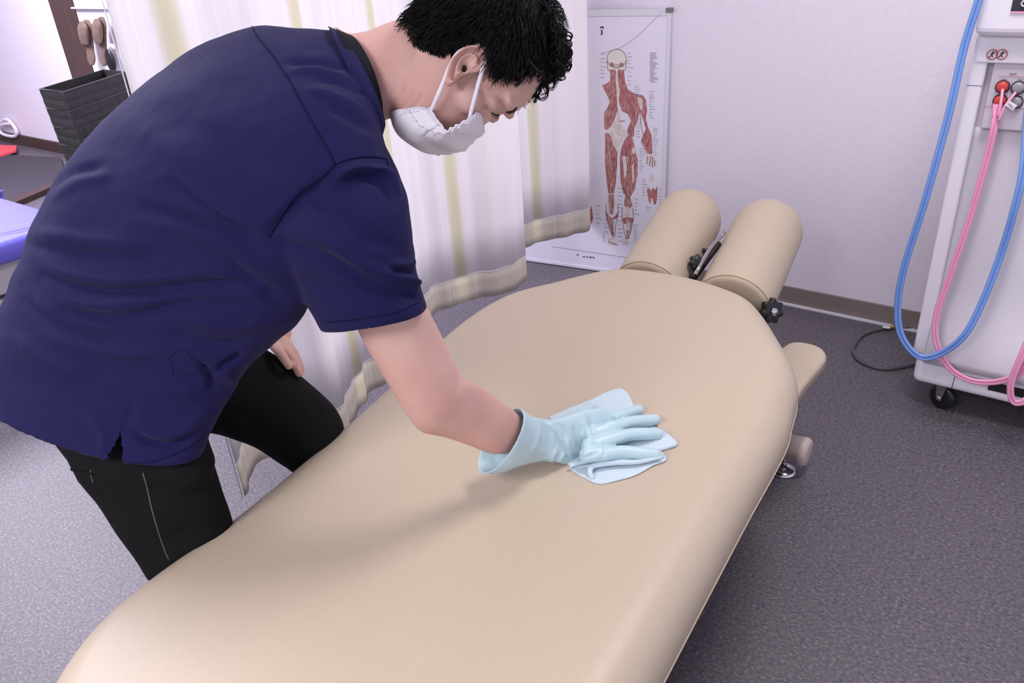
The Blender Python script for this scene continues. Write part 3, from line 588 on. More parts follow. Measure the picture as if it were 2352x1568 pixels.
# power cable on the floor
G = lambda x, y, z=0.006: on(x, y, 2, z)
pc = obj('power_cable', *tubeVF([G(2150, 790), G(2120, 756), G(2080, 753), G(2030, 755), G(1985, 768), G(1962, 795), G(1962, 815), G(1985, 835), G(2030, 847), G(2075, 842), G(2112, 832), G(2160, 815)], 0.0052, 10), M['cable'])
tag(pc, 'dark grey power cable curled on the carpet beside the white machine', 'cable')
a = G(2036, 752, 0.014); obj('cable_label', *prism([a+np.array(q) for q in ((-.012, -.008, 0), (.012, -.006, 0), (.012, .008, 0), (-.012, .006, 0))], 0, 0, frame=(0, 0, .002)), M['white'], pc, smooth=False)
obj('cable_ferrule', *lathe([(0.006, 0), (0.008, .002), (0.008, .01), (.006, .012)], G(2046, 750, .01), (1, .1, 0), 14), M['brass'], pc)
obj('earth_wire', *tubeVF([G(2050, 752, .008), G(2095, 750, .008), G(2100, 758, .006), G(2125, 766, .004), G(2150, 768, .004)], 0.0016, 6), M['panelgrey'], pc)
bevel(obj('plug', *box(*[v for q in ((G(2128, 755)[0]-.018, G(2128, 755)[0]+.02), (G(2128, 755)[1]-.012, G(2128, 755)[1]+.012), (0.002, 0.024)) for v in q]), M['greysteel'], pc, smooth=False), .004)

# ------------------------------------------------------------------ far left background
bed = empty('treatment_bed', (-3.45, 0.5, 0), 'lavender topped treatment bed at the left edge behind the person', 'treatment bed')
V, F, _, _ = cushion([(-3.82, -0.6), (-3.1, -0.6), (-3.1, 0.3), (-3.1, 1.28), (-3.13, 1.31), (-3.79, 1.31), (-3.82, 1.28), (-3.82, 0.3)], 0.5, 0.42, 0.02, crown=0.004, n=160); obj('mattress', V, F, M['lav'], bed)
bevel(obj('bed_base', *box(-3.78, -3.14, -0.55, 1.27, 0.30, 0.42), M['skirt'], bed, smooth=False), .01)
for x in (-3.72, -3.2):
    for y in (-0.45, 1.18): obj('leg', *box(x-.03, x+.03, y-.03, y+.03, 0, 0.3), M['skirt'], bed, smooth=False)
obj('storage_box', *box(-3.7, -3.16, 0.3, 1.2, 0.02, 0.28), M['skirt'], bed, smooth=False)
# basket
BT = 0.76
c1 = on(145, 210, 2, BT); c0_ = on(90, 203, 2, BT); cr = on(285, 165, 2, BT)
bx = (cr-c1)/np.linalg.norm(cr-c1); by = (c0_-c1); dpt = np.linalg.norm(by); by /= dpt; Lx = 0.62; bsk = empty('wicker_basket', c1*np.array([1, 1, 0]), 'tall black woven basket beside the brown pillar at the left', 'basket')
def bpos(a, b, z): k = 0.88+0.12*z/BT; c = c1+bx*Lx/2+by*dpt/2; q = c1+bx*a+by*b; return np.array([c[0]+(q[0]-c[0])*k, c[1]+(q[1]-c[1])*k, z])
nb = 15
for i in range(nb):
    z0, z1 = BT*i/nb, BT*(i+1)/nb-0.0015; rim = [(0, 0), (Lx, 0), (Lx, dpt), (0, dpt)]; V = []
    for z, t in ((z0, 0.001), ((z0+z1)/2, 0.003), (z1, 0.001)):
        for (a, b) in rim:
            V.append(bpos(a+(t if a > 0 else -t), b+(t if b > 0 else -t), z))
    for z in (z1, z0):
        for (a, b) in rim: V.append(bpos(a+(-.012 if a > 0 else .012), b+(-.012 if b > 0 else .012), z))
    obj('woven_band', V, ringF(5, 4)+[(16+j, 16+(j+1) % 4, (j+1) % 4, j) for j in range(4)], M['wicker'], bsk, smooth=False)
for i in (2, 5, 7, 9, 11, 13, 15):
    z = BT*i/nb-0.0015; obj('stitch_row', *tubeVF([bpos(-.008, dpt, z), bpos(-.008, -.008, z), bpos(Lx, -.008, z)], 0.0022, 5, smooth=False), M['thread'], bsk)
obj('basket_floor', *prism([bpos(0, 0, 0.01), bpos(Lx, 0, .01), bpos(Lx, dpt, .01), bpos(0, dpt, .01)], 0, 0, frame=(0, 0, .01)), M['wicker'], bsk, smooth=False)
# entrance mat with wooden edging and the red mat behind
Gm = lambda x, y, z=0.02: on(x, y, 2, z)
q = [Gm(-60, 352), Gm(140, 362), Gm(150, 405), Gm(100, 430), Gm(36, 458), Gm(-80, 505)]
mt = obj('entrance_mat', *prism([p*np.array([1, 1, 0])+np.array([0, 0, 0.001]) for p in q], 0, 0, frame=(0, 0, 0.022)), M['matdark'], smooth=False); tag(mt, 'dark grey entrance mat on the floor under the wicker basket', 'mat')
e = [Gm(-80, 506), Gm(36, 459), Gm(101, 431), Gm(151, 406), Gm(156, 415), Gm(106, 440), Gm(40, 468), Gm(-76, 515)]
struct('trim_3', prism([p*np.array([1, 1, 0]) for p in e], 0, 0, frame=(0, 0, 0.035)), M['brown'])
q = [Gm(-60, 330, .04), Gm(38, 334, .04), Gm(36, 345, .04), Gm(0, 356, .04), Gm(-60, 380, .04)]
rm = obj('red_mat', *prism([p*np.array([1, 1, 0])+np.array([0, 0, .024]) for p in q], 0, 0, frame=(0, 0, 0.016)), M['redmat'], smooth=False); tag(rm, 'small red mat lying on the dark mat at the left edge', 'mat')
# white coiled cord at the wall foot
cc = [on(0, 283, 1, WY-.03), on(12, 274, 1, WY-.03), on(24, 280, 1, WY-.03), on(38, 300, 1, WY-.03), on(36, 312, 1, WY-.03), on(20, 312, 1, WY-.03), on(4, 306, 1, WY-.03), on(-5, 292, 1, WY-.03), on(8, 286, 1, WY-.03), on(24, 283, 1, WY-.03)]
tag(obj('white_hook', *tubeVF(cc, 0.014, 8), M['loop']), 'white looped plastic holder low on the left wall above the brown baseboard', 'holder')
# slipper shelf right of the pillar
sh = empty('slipper_rack', (-5.45, WY-.1, 0), 'white slipper rack between the brown pillar and the curtain', 'rack')
obj('back_panel', *box(-5.72, -5.0, WY-.03, WY-.002, 0.3, 1.6), M['white'], sh, smooth=False)
obj('shelf', *box(-5.72, -5.0, WY-.06, WY-.03, 1.075, 1.085), M['panelgrey'], sh, smooth=False)
obj('shelf', *box(-5.72, -5.0, WY-.16, WY-.03, 0.60, 0.615), M['panelgrey'], sh, smooth=False)
def slipper(px, py, px2, py2, wd, lbl):
    A = on(px, py, 1, WY-.09); B = on(px2, py2, 1, WY-.09); ax = B-A; L = np.linalg.norm(ax); ax /= L; u = np.array([1.0, 0, 0]); v = np.array([0, -1.0, 0])
    secs = [(A+ax*L*t, u*wd*k*1.45, v*0.012) for t, k in ((0.03, .45), (.15, .8), (.35, .72), (.6, .85), (.85, .95), (.97, .55))]
    r = empty('slipper', A, lbl, 'slipper', 'slippers standing in the rack')
    obj('sole', *loft(secs, N=20, m=3), M['slipper'], r)
    secs = [(A+ax*L*t+v*0.03, u*wd*k*1.4, v*d) for t, k, d in ((.5, .8, .012), (.65, .9, .022), (.85, .92, .02), (.95, .5, .01))]
    obj('upper', *loft(secs, N=20, m=3), M['slipper'], r)
slipper(212, 150, 198, 45, 0.045, 'tan brown slipper standing upright next to the brown pillar')
slipper(240, 152, 232, 38, 0.04, 'tan brown slipper standing upright nearest the curtain')
bb_ = on(254, 140, 1, WY-.09); o = obj('black_sandal', *loft([(bb_+np.array([0, 0, z]), np.array([.05*k, 0, 0]), np.array([0, -.02*k, 0])) for z, k in ((-.06, .6), (-.02, 1), (.04, .9), (.07, .4))], N=16, m=2), M['black']); tag(o, 'small dark footwear piece half hidden by the curtain edge', 'footwear')
obj('strap', *tubeVF([on(250, 112, 1, WY-.12), on(256, 104, 1, WY-.13), on(264, 112, 1, WY-.12)], 0.012, 6), M['white'], o)

# ------------------------------------------------------------------ person
person = empty('person', (-1.2, 0.6, 0), 'person in navy scrub top, black trousers and white face mask, bending to wipe the table', 'person')
# head frame: U towards crown, Fh towards the face, Lh to the right ear
HD = 1.16; HO = at(1075, 150, HD); hs = FPX/HD
_a = np.array([0.932, 0.362]); HU = RI*_a[0]+UP*_a[1]; HF = RI*_a[1]-UP*_a[0]; HL = -FWD
def hp(x, y): r = np.array([x-1075, y-150])/hs; return r[0]*_a[0]-r[1]*_a[1], r[0]*_a[1]+r[1]*_a[0]
def hl(x, y, l):
    d = at(x, y, HD-abs(l))-HO; return d@HU, d@HF
UU = [-.128, -.115, -.09, -.06, -.035, -.01, .010, .025, .04, .055, .072, .09, .108, .122, .131, .1345]
FF = [.054, .068, .078, .084, .085, .081, .077, .080, .085, .083, .075, .062, .045, .024, .005, -.010]
FB = [.030, -.005, -.030, -.055, -.080, -.092, -.098, -.102, -.104, -.103, -.099, -.090, -.076, -.058, -.040, -.025]
WW = [.020, .040, .054, .061, .066, .069, .071, .073, .074, .0745, .073, .068, .058, .043, .027, .010]
def headsec(u, grow=0.0):
    ff = np.interp(u, UU, FF)+grow; fb = np.interp(u, UU, FB)-grow; ww = np.interp(u, UU, WW)+grow
    return HO+HU*u+HF*(ff+fb)/2, HF*(ff-fb)/2, HL*ww
head = loft([headsec(u) for u in UU], N=40, m=3, power=2.25)
# nose, brow ridge, lips, eye mounds
def blob(u, f, l, ru, rf, rl, n=12):
    V = []; F = []
    for i in range(n+1):
        t = math.pi*i/n
        for j in range(n): a = 2*math.pi*j/n; V.append(HO+HU*(u+ru*math.cos(t))+HF*(f+rf*math.sin(t)*math.cos(a))+HL*(l+rl*math.sin(t)*math.sin(a)))
    return V, ringF(n+1, n)
face = [blob(-.032, .080, 0, .016, .013, .013), blob(-.014, .080, 0, .024, .011, .009), blob(-.036, .078, .011, .009, .010, .008), blob(-.036, .078, -.011, .009, .010, .008), blob(.034, .080, .022, .008, .010, .024), blob(.034, .080, -.022, .008, .010, .024), blob(-.062, .086, 0, .007, .011, .022), blob(-.074, .084, 0, .007, .010, .018), blob(-.108, .062, 0, .016, .012, .018),
        blob(.010, .071, .032, .011, .014, .015), blob(.010, .071, -.032, .011, .014, .015), blob(-.02, .055, .045, .022, .028, .02), blob(-.02, .055, -.045, .022, .028, .02)]
neck = loft([S(770, 60, 850, 330, 1.19, .075), S(800, 76, 866, 292, 1.18, .066), S(845, 70, 888, 275, 1.17, .060), S(890, 52, 925, 268, 1.165, .057), S(945, 35, 985, 255, 1.16, .056), S(1000, 30, 1040, 220, 1.16, .05)], N=32, m=4)
torso = loft([S(90, 820, 330, 860, 1.38, .09), S(100, 700, 430, 780, 1.36, .10), S(190, 500, 560, 660, 1.30, .11), S(360, 280, 670, 540, 1.23, .13), S(540, 150, 770, 440, 1.18, .13), S(700, 90, 840, 380, 1.17, .10), S(790, 85, 860, 280, 1.17, .06)], N=32, m=4, phi=.5, cap=(0, 0))
# right arm
armS = [S(690, 360, 870, 390, 1.10, .055), S(730, 500, 890, 480, 1.10, .055), S(775, 640, 930, 590, 1.12, .052), S(815, 745, 982, 705, 1.15, .050), S(862, 835, 1018, 778, 1.175, .047), S(905, 905, 1045, 830, 1.195, .045),
        S(938, 958, 1062, 862, 1.21, .043), S(968, 992, 1086, 877, 1.225, .041), S(1020, 1004, 1114, 894, 1.25, .040), S(1075, 1022, 1148, 918, 1.28, .037), S(1130, 1042, 1180, 942, 1.31, .034), S(1188, 1040, 1214, 972, 1.355, .025), S(1248, 1035, 1258, 985, 1.405, .019), S(1300, 1032, 1306, 990, 1.44, .010)]
rarm = loft(armS, N=28, m=4)
# left arm, hanging to the far thigh
larm = loft([S(640, 190, 720, 300, 1.38, .055), S(600, 300, 700, 380, 1.43, .052), S(570, 470, 660, 500, 1.50, .045), S(560, 560, 640, 590, 1.53, .042), S(575, 660, 635, 660, 1.55, .036), S(602, 745, 655, 730, 1.56, .028), S(622, 775, 668, 755, 1.56, .030)], N=24, m=4)
def fing(pts, rr, d):
    """finger from (x,y,depth) joints"""
    P = [at(x, y, z) for x, y, z in pts]; P = catmull(P, 5); T = np.gradient(P, axis=0)
    R = np.interp(np.linspace(0, 1, len(P)), np.linspace(0, 1, len(rr)), rr); secs = []
    for p, t, r in zip(P, T, R):
        t = t/np.linalg.norm(t); u = np.cross(t, [0, 0, 1]); u /= np.linalg.norm(u); v = np.cross(u, t); secs.append((p, u*r, v*r))
    return loft(secs, N=16, m=1)
lhand = [loft([S(604, 776, 654, 757, 1.56, .036), S(626, 796, 668, 780, 1.56, .040), S(643, 812, 680, 800, 1.56, .038)], N=20, m=3)]
for k in range(4):
    lhand.append(fing([(650+k*1.5, 797-k*2, 1.53+.021*k), (667+k*2, 818-k*2, 1.527+.021*k), (679+k*2, 838-k, 1.53+.023*k), (688+k, 858-k*2, 1.54+.024*k)], [.0115, .0105, .0095, .008], 0))
lhand.append(fing([(628, 790, 1.52), (642, 808, 1.50), (656, 828, 1.50), (664, 842, 1.51)], [.011, .010, .009, .0075], 0))
# legs inside the trousers, down to the floor
RK = at(432, 1240, 1.41); LK = at(715, 985, 1.625)
def limb(P, R): 
    secs = []
    for i, (p, r) in enumerate(zip(P, R)):
        p = np.array(p); t = np.array(P[min(i+1, len(P)-1)])-np.array(P[max(i-1, 0)]); t = t/np.linalg.norm(t); u = np.cross(t, FWD); u /= np.linalg.norm(u); v = np.cross(u, t); secs.append((p, u*r, v*r))
    return secs
hipR = at(270, 900, 1.38); hipL = at(400, 860, 1.50)
rleg = loft(limb([hipR, (hipR+RK)/2, RK, (-1.19, 0.50, 0.25), (-1.205, 0.50, 0.10)], [.05, .05, .038, .032, .03]), N=20, m=3)
lleg = loft(limb([hipL, (hipL+LK)/2, LK, (-1.22, .83, .28), (-1.26, .84, .10)], [.05, .055, .04, .04, .035]), N=20, m=3)
Vb, Fb = remesh([head, neck, torso, rarm, larm, rleg, lleg]+face+lhand, 0.0038, 5)
# neck tendons and elbow relief
Vb = crease(Vb, Fb, [([(905, 262), (935, 235), (950, 205)], 7, -3.0), ([(928, 262), (955, 240), (968, 215)], 6, -2.5), ([(900, 215), (912, 240), (915, 258)], 9, 1.6), ([(985, 975), (1020, 985), (1050, 992)], 9, 1.5), ([(1040, 868), (1052, 885), (1050, 905)], 7, -1.2),
                     ([(640, 790), (655, 800), (668, 812)], 4, -1.0), ([(905, 780), (960, 880), (1010, 930)], 26, -2.0)])
# ear, added to the same body mesh
def ear():
    C = np.array([1071, 143.]); OL = resamp(np.array([(1115, 147), (1119, 130), (1112, 112), (1095, 105), (1076, 108), (1059, 118), (1043, 134), (1033, 150), (1027, 170), (1023, 186), (1027, 198), (1037, 195), (1047, 183), (1060, 172), (1076, 166), (1098, 160)], float), 64)
    V = []; nr = 22
    base = 0.073
    for i in range(nr):
        t = i/(nr-1)
        for j in range(64):
            q = C+(OL[j]-C)*t; ang = j/64
            back = 0.5+0.5*math.cos((ang-0.42)*2*math.pi)       # the helix stands off on the rear side
            h = 0.006+0.012*back*t
            rimw = 1 if j < 52 and j > 1 else 0.2
            h += 0.006*rimw*math.exp(-((t-0.88)/0.09)**2) - 0.003*math.exp(-((t-0.68)/0.10)**2)*rimw + 0.0035*math.exp(-((t-0.48)/0.10)**2)*rimw
            dc = math.hypot(q[0]-1066, q[1]-150); h -= 0.011*math.exp(-(dc/9)**2)
            dc = math.hypot(q[0]-1064, q[1]-156); h -= 0.012*math.exp(-(dc/4.5)**2)
            dt = math.hypot(q[0]-1074, q[1]-163); h += 0.005*math.exp(-(dt/7)**2)
            du, df = hl(q[0], q[1], base+.012); V.append(HO+HU*du+HF*df+HL*(base+h))
    for k, dd in ((0.99, 0.004), (0.85, -0.004), (0.6, -0.012)):
        for j in range(64):
            q = C+(OL[j]-C)*k; du, df = hl(q[0], q[1], base+.012); ang = j/64; back = 0.5+0.5*math.cos((ang-0.42)*2*math.pi)
            V.append(HO+HU*du+HF*df+HL*(base+0.010*back*(k > .7)+dd))
    F = ringF(nr+3, 64); return np.array(V), F
Ve, Fe = ear()
n0 = len(Vb); bodyo = obj('body', np.concatenate([Vb, Ve]), Fb+[tuple(i+n0 for i in f) for f in Fe], M['skin'], person)
bb1 = BVHTree.FromPolygons([Vector(v) for v in np.concatenate([Vb, Ve])], Fb+[tuple(i+n0 for i in f) for f in Fe])
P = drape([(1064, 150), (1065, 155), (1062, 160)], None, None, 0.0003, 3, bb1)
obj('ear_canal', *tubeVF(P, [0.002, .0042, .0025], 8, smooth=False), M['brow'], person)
# brow, lashes, eye
def hh(u, f, l): return HO+HU*u+HF*f+HL*l
def mirror(P): return [p-2*HL*((p-HO)@HL) for p in P]
bw = drape([(1187, 246), (1180, 253), (1171, 257), (1163, 257)], None, None, .0004, 4, bb1); lw = drape([(1146, 264), (1138, 264), (1128, 259)], None, None, .0004, 4, bb1)
obj('eyebrow', *tubeVF([hh(.040, .072, -.030), hh(.038, .064, -.040), hh(.034, .055, -.048)], [.002, .0028, .001], 8), M['brow'], person)
for f_ in (lambda P: P,):
    if len(bw) > 3: obj('eyebrow', *tubeVF(f_(bw), [.0012, .0026, .0028, .001], 8, smooth=False), M['brow'], person)
    if len(lw) > 3:
        tb = [tubeVF(f_(lw), .0009, 6, smooth=False)]
        for p in lw[1:-1]: tb.append(tubeVF(f_([p, p+HF*.003-HU*.001, p+HF*.0055-HU*.003]), [.0004, .0002], 4))
        obj('eyelashes', *join(tb), M['hair'], person)
# ---- face mask
ms = [((897, 268), (985, 247)), ((908, 300), (992, 258)), ((935, 326), (1003, 276)), ((968, 337), (1014, 290)), ((1000, 340), (1025, 303)), ((1032, 337), (1040, 296)), ((1062, 329), (1056, 287)), ((1090, 308), (1076, 274)), ((1111, 284), (1094, 262))]
Gd = []
mc = catmull([(*a, *b) for a, b in ms], 4)
for i, (fx, fy, ex, ey) in enumerate(mc):
    fu, ff = hp(fx, fy); eu, ef = hl(ex, ey, .056); row = []; tt = i/(len(mc)-1)
    we = 0.056+0.004*math.sin(math.pi*tt)
    for k in range(33):
        a = math.pi*k/32; s = math.sin(a); l = math.cos(a)
        sp_ = s**0.8
        pu = eu+(fu-eu)*sp_; pf = ef+(ff-ef)*sp_
        pleat = 0.0026*math.sin(tt*math.pi*7+2.5*math.cos(a))*s+0.0016*math.sin(i*1.9)*(abs(l) > .72)+0.002*noise.noise(Vector((tt*7, a*3, 2)))
        row.append(HO+HU*pu+HF*(pf+pleat)+HL*(we*np.sign(l)*abs(l)**0.75+0.0*pleat))
    Gd.append(row)
nr = len(Gd); Vm = np.array(Gd).reshape(-1, 3); Fm = [(i*33+j, i*33+j+1, (i+1)*33+j+1, (i+1)*33+j) for i in range(nr-1) for j in range(32)]
mo = obj('face_mask', Vm, Fm, M['mask'], person, label='white pleated face mask'); md = mo.modifiers.new('s', 'SOLIDIFY'); md.thickness = 0.0012; md.offset = 0
edge = [Gd[i][0]+HL*.0008 for i in range(nr)]
obj('edge_seam', *tubeVF(edge, 0.0016, 6, smooth=False), M['loop'], mo)
obj('stitching', *join([tubeVF([Gd[i][4]+HL*.0012, (Gd[i][4]+Gd[i+1][4])/2+HL*.0012], 0.0004, 4, smooth=False) for i in range(1, nr-2)]+[tubeVF([Gd[3][k]+HL*.0008, (Gd[3][k]+Gd[3][k+1])/2+HL*.0008], 0.0004, 4, smooth=False) for k in range(2, 14)]), M['inktext'], mo)
def ribbon(pts, wd, off):
    P = catmull([hh(*p) for p in pts], 6); T = np.gradient(P, axis=0); V = []
    for p, t in zip(P, T):
        s = np.cross(t, HL); s /= np.linalg.norm(s)+1e-9
        for a in (-1, 1):
            for b in (0, 1): V.append(p+s*a*wd/2+HL*b*0.0012)
    n = len(P); F = []
    for i in range(n-1):
        o_ = 4*i
        for a, b in ((0, 1), (1, 3), (3, 2), (2, 0)): F.append((o_+a, o_+b, o_+4+b, o_+4+a))
    return V, F
for sg in (1, -1):
    L1 = [(*hl(991, 252, .058), .058*sg), (*hl(1004, 222, .072), .072*sg), (*hl(1018, 190, .079), .079*sg), (*hl(1033, 153, .084), .084*sg), (*hl(1050, 124, .085), .085*sg), (*hl(1068, 112, .080), .080*sg)]
    obj('ear_loop', *join([ribbon(L1, .0052, 0), ribbon([(*hl(1079, 268, .058), .058*sg), (*hl(1090, 225, .0705), .0705*sg), (*hl(1102, 180, .0775), .0775*sg), (*hl(1112, 145, .083), .083*sg), (*hl(1114, 128, .080), .080*sg)], .0052, 0)]), M['loop'], mo)
# ---- hair
HLX = [(860, 40), (885, 57), (905, 90), (925, 108), (960, 116), (1000, 126), (1022, 136), (1040, 130), (1060, 116), (1095, 102), (1114, 108), (1124, 126), (1127, 155), (1131, 176), (1145, 184), (1165, 178), (1190, 168), (1212, 160), (1235, 148), (1300, 120)]
hx, hy = zip(*HLX)
def hairy(P, l=0): p, _ = proj(P); return p[:, 1] < np.interp(p[:, 0], hx, hy)-2
def hproj(u, f): # pixel of point on the mid-plane
    q = np.array([u*_a[0]+f*_a[1], -u*_a[1]+f*_a[0]])*hs; return 1075+q[0], 150+q[1]
def hmarg(p):
    d = p-HO; l = d@HL; q = p-HL*l+HL*abs(l); D = q-CO; z = D@FWD; x = 1176+FPX*(D@RI)/z; y = 784-FPX*(D@UP)/z; return np.interp(x, hx, hy)-y
def is_hair(u, f):
    x, y = hproj(u, f); return y < np.interp(x, hx, hy)
N = 120; us = np.linspace(-.12, .1345, 90); th = np.linspace(0, 2*math.pi, N, endpoint=False); V = []; keep = []
for u in us:
    C, a, b = headsec(u, 0.0)
    for t in th:
        c, s = math.cos(t), math.sin(t); c = np.sign(c)*abs(c)**(2/2.25); s = np.sign(s)*abs(s)**(2/2.25)
        p = C+a*c+b*s; m_ = hmarg(p)
        g_ = np.clip(m_/60, 0, 1)**0.6; nn = (a*c/np.dot(a, a)+b*s/np.dot(b, b)); nn /= np.linalg.norm(nn)
        up_ = max(0, (u-.05)/.085)
        dirn = nn*(1-0.5*up_)+HU*up_; dirn /= np.linalg.norm(dirn)
        k = noise.noise(Vector(p*28))*.004+noise.noise(Vector(p*70))*.002
        V.append(p+dirn*(0.0004+g_*(0.0095+k*.6))); keep.append(m_ > 0)
F = [f for f in ringF(len(us), N) if sum(keep[i] for i in f) >= 3]+[tuple((len(us)-1)*N+j for j in range(N))]
cap_ = obj('hair', V, F, M['hair'], person, label='short curly black hair')
tubes = []; WH = (.118, -.055)
for k in range(14000):
    u = rng.uniform(-.115, .134); t = rng.uniform(0, 2*math.pi)
    if rng.random() > (np.interp(u, UU, WW)/.075)**.5: continue
    C, a, b = headsec(u); c, s = math.cos(t), math.sin(t); c = np.sign(c)*abs(c)**(2/2.25); s = np.sign(s)*abs(s)**(2/2.25); p = C+a*c+b*s
    d = p-HO; uu, ff, ll = d@HU, d@HF, d@HL; m_ = hmarg(p)
    if m_ < 1: continue
    nn = (a*c/np.dot(a, a)+b*s/np.dot(b, b)); nn = nn/np.linalg.norm(nn); 
    if u > .11: nn = nn*.3+HU; nn /= np.linalg.norm(nn)
    w0 = HO+HU*WH[0]+HF*WH[1]; tg = p-w0; tg = tg-nn*(tg@nn); tg /= np.linalg.norm(tg)+1e-6
    front = np.clip((ff+.0)/.06, 0, 1)*np.clip((u+.0)/.06, 0, 1); fade = np.clip(m_/45, .12, 1)
    L = (0.012+0.022*fade+0.022*front*rng.uniform(.3, 1))*rng.uniform(.75, 1.15)
    if m_ < 45 and (u < .04 or abs(ll) > .035): L *= .6
    if m_ < 14: L *= .6
    lift = 0.0195*np.clip(m_/60, 0, 1)**.6
    curl = 0.0015+0.0045*front*rng.uniform(.3, 1); fr = rng.uniform(1.2, 2.2)*math.pi*2; ph = rng.uniform(0, 6.28); bi = np.cross(tg, nn); P = []
    cj = rng.normal(0, .25); tg = tg+bi*cj; tg /= np.linalg.norm(tg)
    ns = 6
    for i in range(ns):
        q = i/(ns-1); h = 0.002+lift*min(1, q*2.2)*rng.uniform(.9, 1.05)-.010*max(0, q-.5)*(1-front)
        P.append(p+tg*L*q+nn*h+np.array([0, 0, -1])*(.010*front*q*q)+(nn*math.cos(fr*q+ph)+bi*math.sin(fr*q+ph))*curl*q)
    tubes.append(tubeVF(P, [.00065, .0006, .00025], 3, smooth=False))
# loose curls over the forehead
for k in range(170):
    u = rng.uniform(.05, .13); t = rng.choice([-1, 1])*abs(rng.normal(0, .55)); C, a, b = headsec(u); p = C+a*math.cos(t)+b*math.sin(t)
    nn = a/np.linalg.norm(a)*math.cos(t)+b/np.linalg.norm(b)*math.sin(t); nn += HU*max(0, (u-.08)/.04); nn /= np.linalg.norm(nn)
    if hmarg(p) < 6: continue
    r = rng.uniform(.005, .010); st = p+nn*rng.uniform(.014, .024); tg = HF*.6-HU*.35+HL*rng.normal(0, .4); tg -= nn*(tg@nn); tg /= np.linalg.norm(tg); turns = rng.uniform(.8, 1.5)*2*math.pi; P = [p]
    bx_ = np.cross(nn, tg); rot = rng.normal(0, .6); nn2 = nn*math.cos(rot)+bx_*math.sin(rot); ph0 = rng.uniform(-.5, .5)
    for i in range(12):
        q = i/11; a2 = turns*q+ph0; P.append(st+tg*(.016*q+r*math.sin(a2))+nn2*(-r*math.cos(a2)+.4*r)+bx_*.006*q)
    for c_ in range(4):
        P2 = [pp+rng.normal(0, .0006, 3)+bx_*.0009*c_ for pp in P]; tubes.append(tubeVF(P2, [.0006, .0006, .0002], 3, m=2))
# big forelock curls hanging beyond the forehead, and the ragged crown
for k in range(26):
    x0 = rng.uniform(1235, 1312); y0 = np.interp(x0, [1235, 1312], [198, 120])+rng.normal(0, 9); r = rng.uniform(9, 17); P = []; d_ = HD+rng.normal(0, .035); rg = at(x0-30, y0-42, d_)
    ph0 = rng.uniform(-2.5, -1.2); tn = rng.uniform(3.5, 6.2)
    P = [rg]+[at(x0+r*math.cos(ph0+tn*q)*.9, y0+r*math.sin(ph0+tn*q), d_+.008*q) for q in np.linspace(0, 1, 12)]
    for c_ in range(7):
        j = rng.normal(0, .0013, 3); tubes.append(tubeVF([pp+j+rng.normal(0, .0004, 3) for pp in P], [.0006, .0006, .0002], 3, m=2))
V, F = join(tubes)
ho = obj('hair_strands', V, F, M['hair'], cap_, label='curly black strands'); ho['kind'] = 'stuff'

# ---- scrub top
ts = [S(-70, 925, 452, 988, 1.355, .150, (14, 78)), S(-62, 860, 482, 930, 1.35, .155, (8, 55)), S(-48, 795, 532, 850, 1.34, .16, (6, 36)), S(-4, 692, 612, 775, 1.31, .165, (5, 20)), S(30, 600, 650, 750, 1.29, .165, (0, 10)), S(62, 505, 680, 715, 1.27, .17), S(110, 408, 705, 670, 1.25, .175), S(190, 308, 740, 610, 1.225, .18),
      S(300, 200, 780, 545, 1.20, .185), S(410, 118, 815, 490, 1.185, .185), S(500, 76, 845, 445, 1.175, .18), S(580, 49, 872, 400, 1.17, .165), S(660, 58, 882, 362, 1.165, .14), S(725, 62, 882, 335, 1.165, .115), S(768, 66, 876, 300, 1.165, .092)]
t1 = loft(ts, N=56, m=6, phi=.42, cap=(2, 2))
sl = [S(660, 300, 880, 330, 1.12, .075), S(640, 400, 912, 385, 1.11, .085), S(622, 500, 936, 465, 1.10, .09), S(640, 570, 948, 545, 1.105, .09), S(668, 625, 956, 610, 1.12, .09), S(700, 690, 968, 662, 1.135, .088), S(737, 752, 979, 700, 1.15, .085, (10, 16))]
t2 = loft(sl, N=44, m=6, cap=(1, 2))
t3 = loft([S(590, 110, 760, 230, 1.33, .09), S(560, 230, 720, 330, 1.40, .09), S(540, 360, 700, 420, 1.46, .085), S(530, 450, 690, 500, 1.49, .08)], N=32, m=4, cap=(1, 2))
Vs, Fs = remesh([t1, t2, t3], 0.0040, 8, 5)
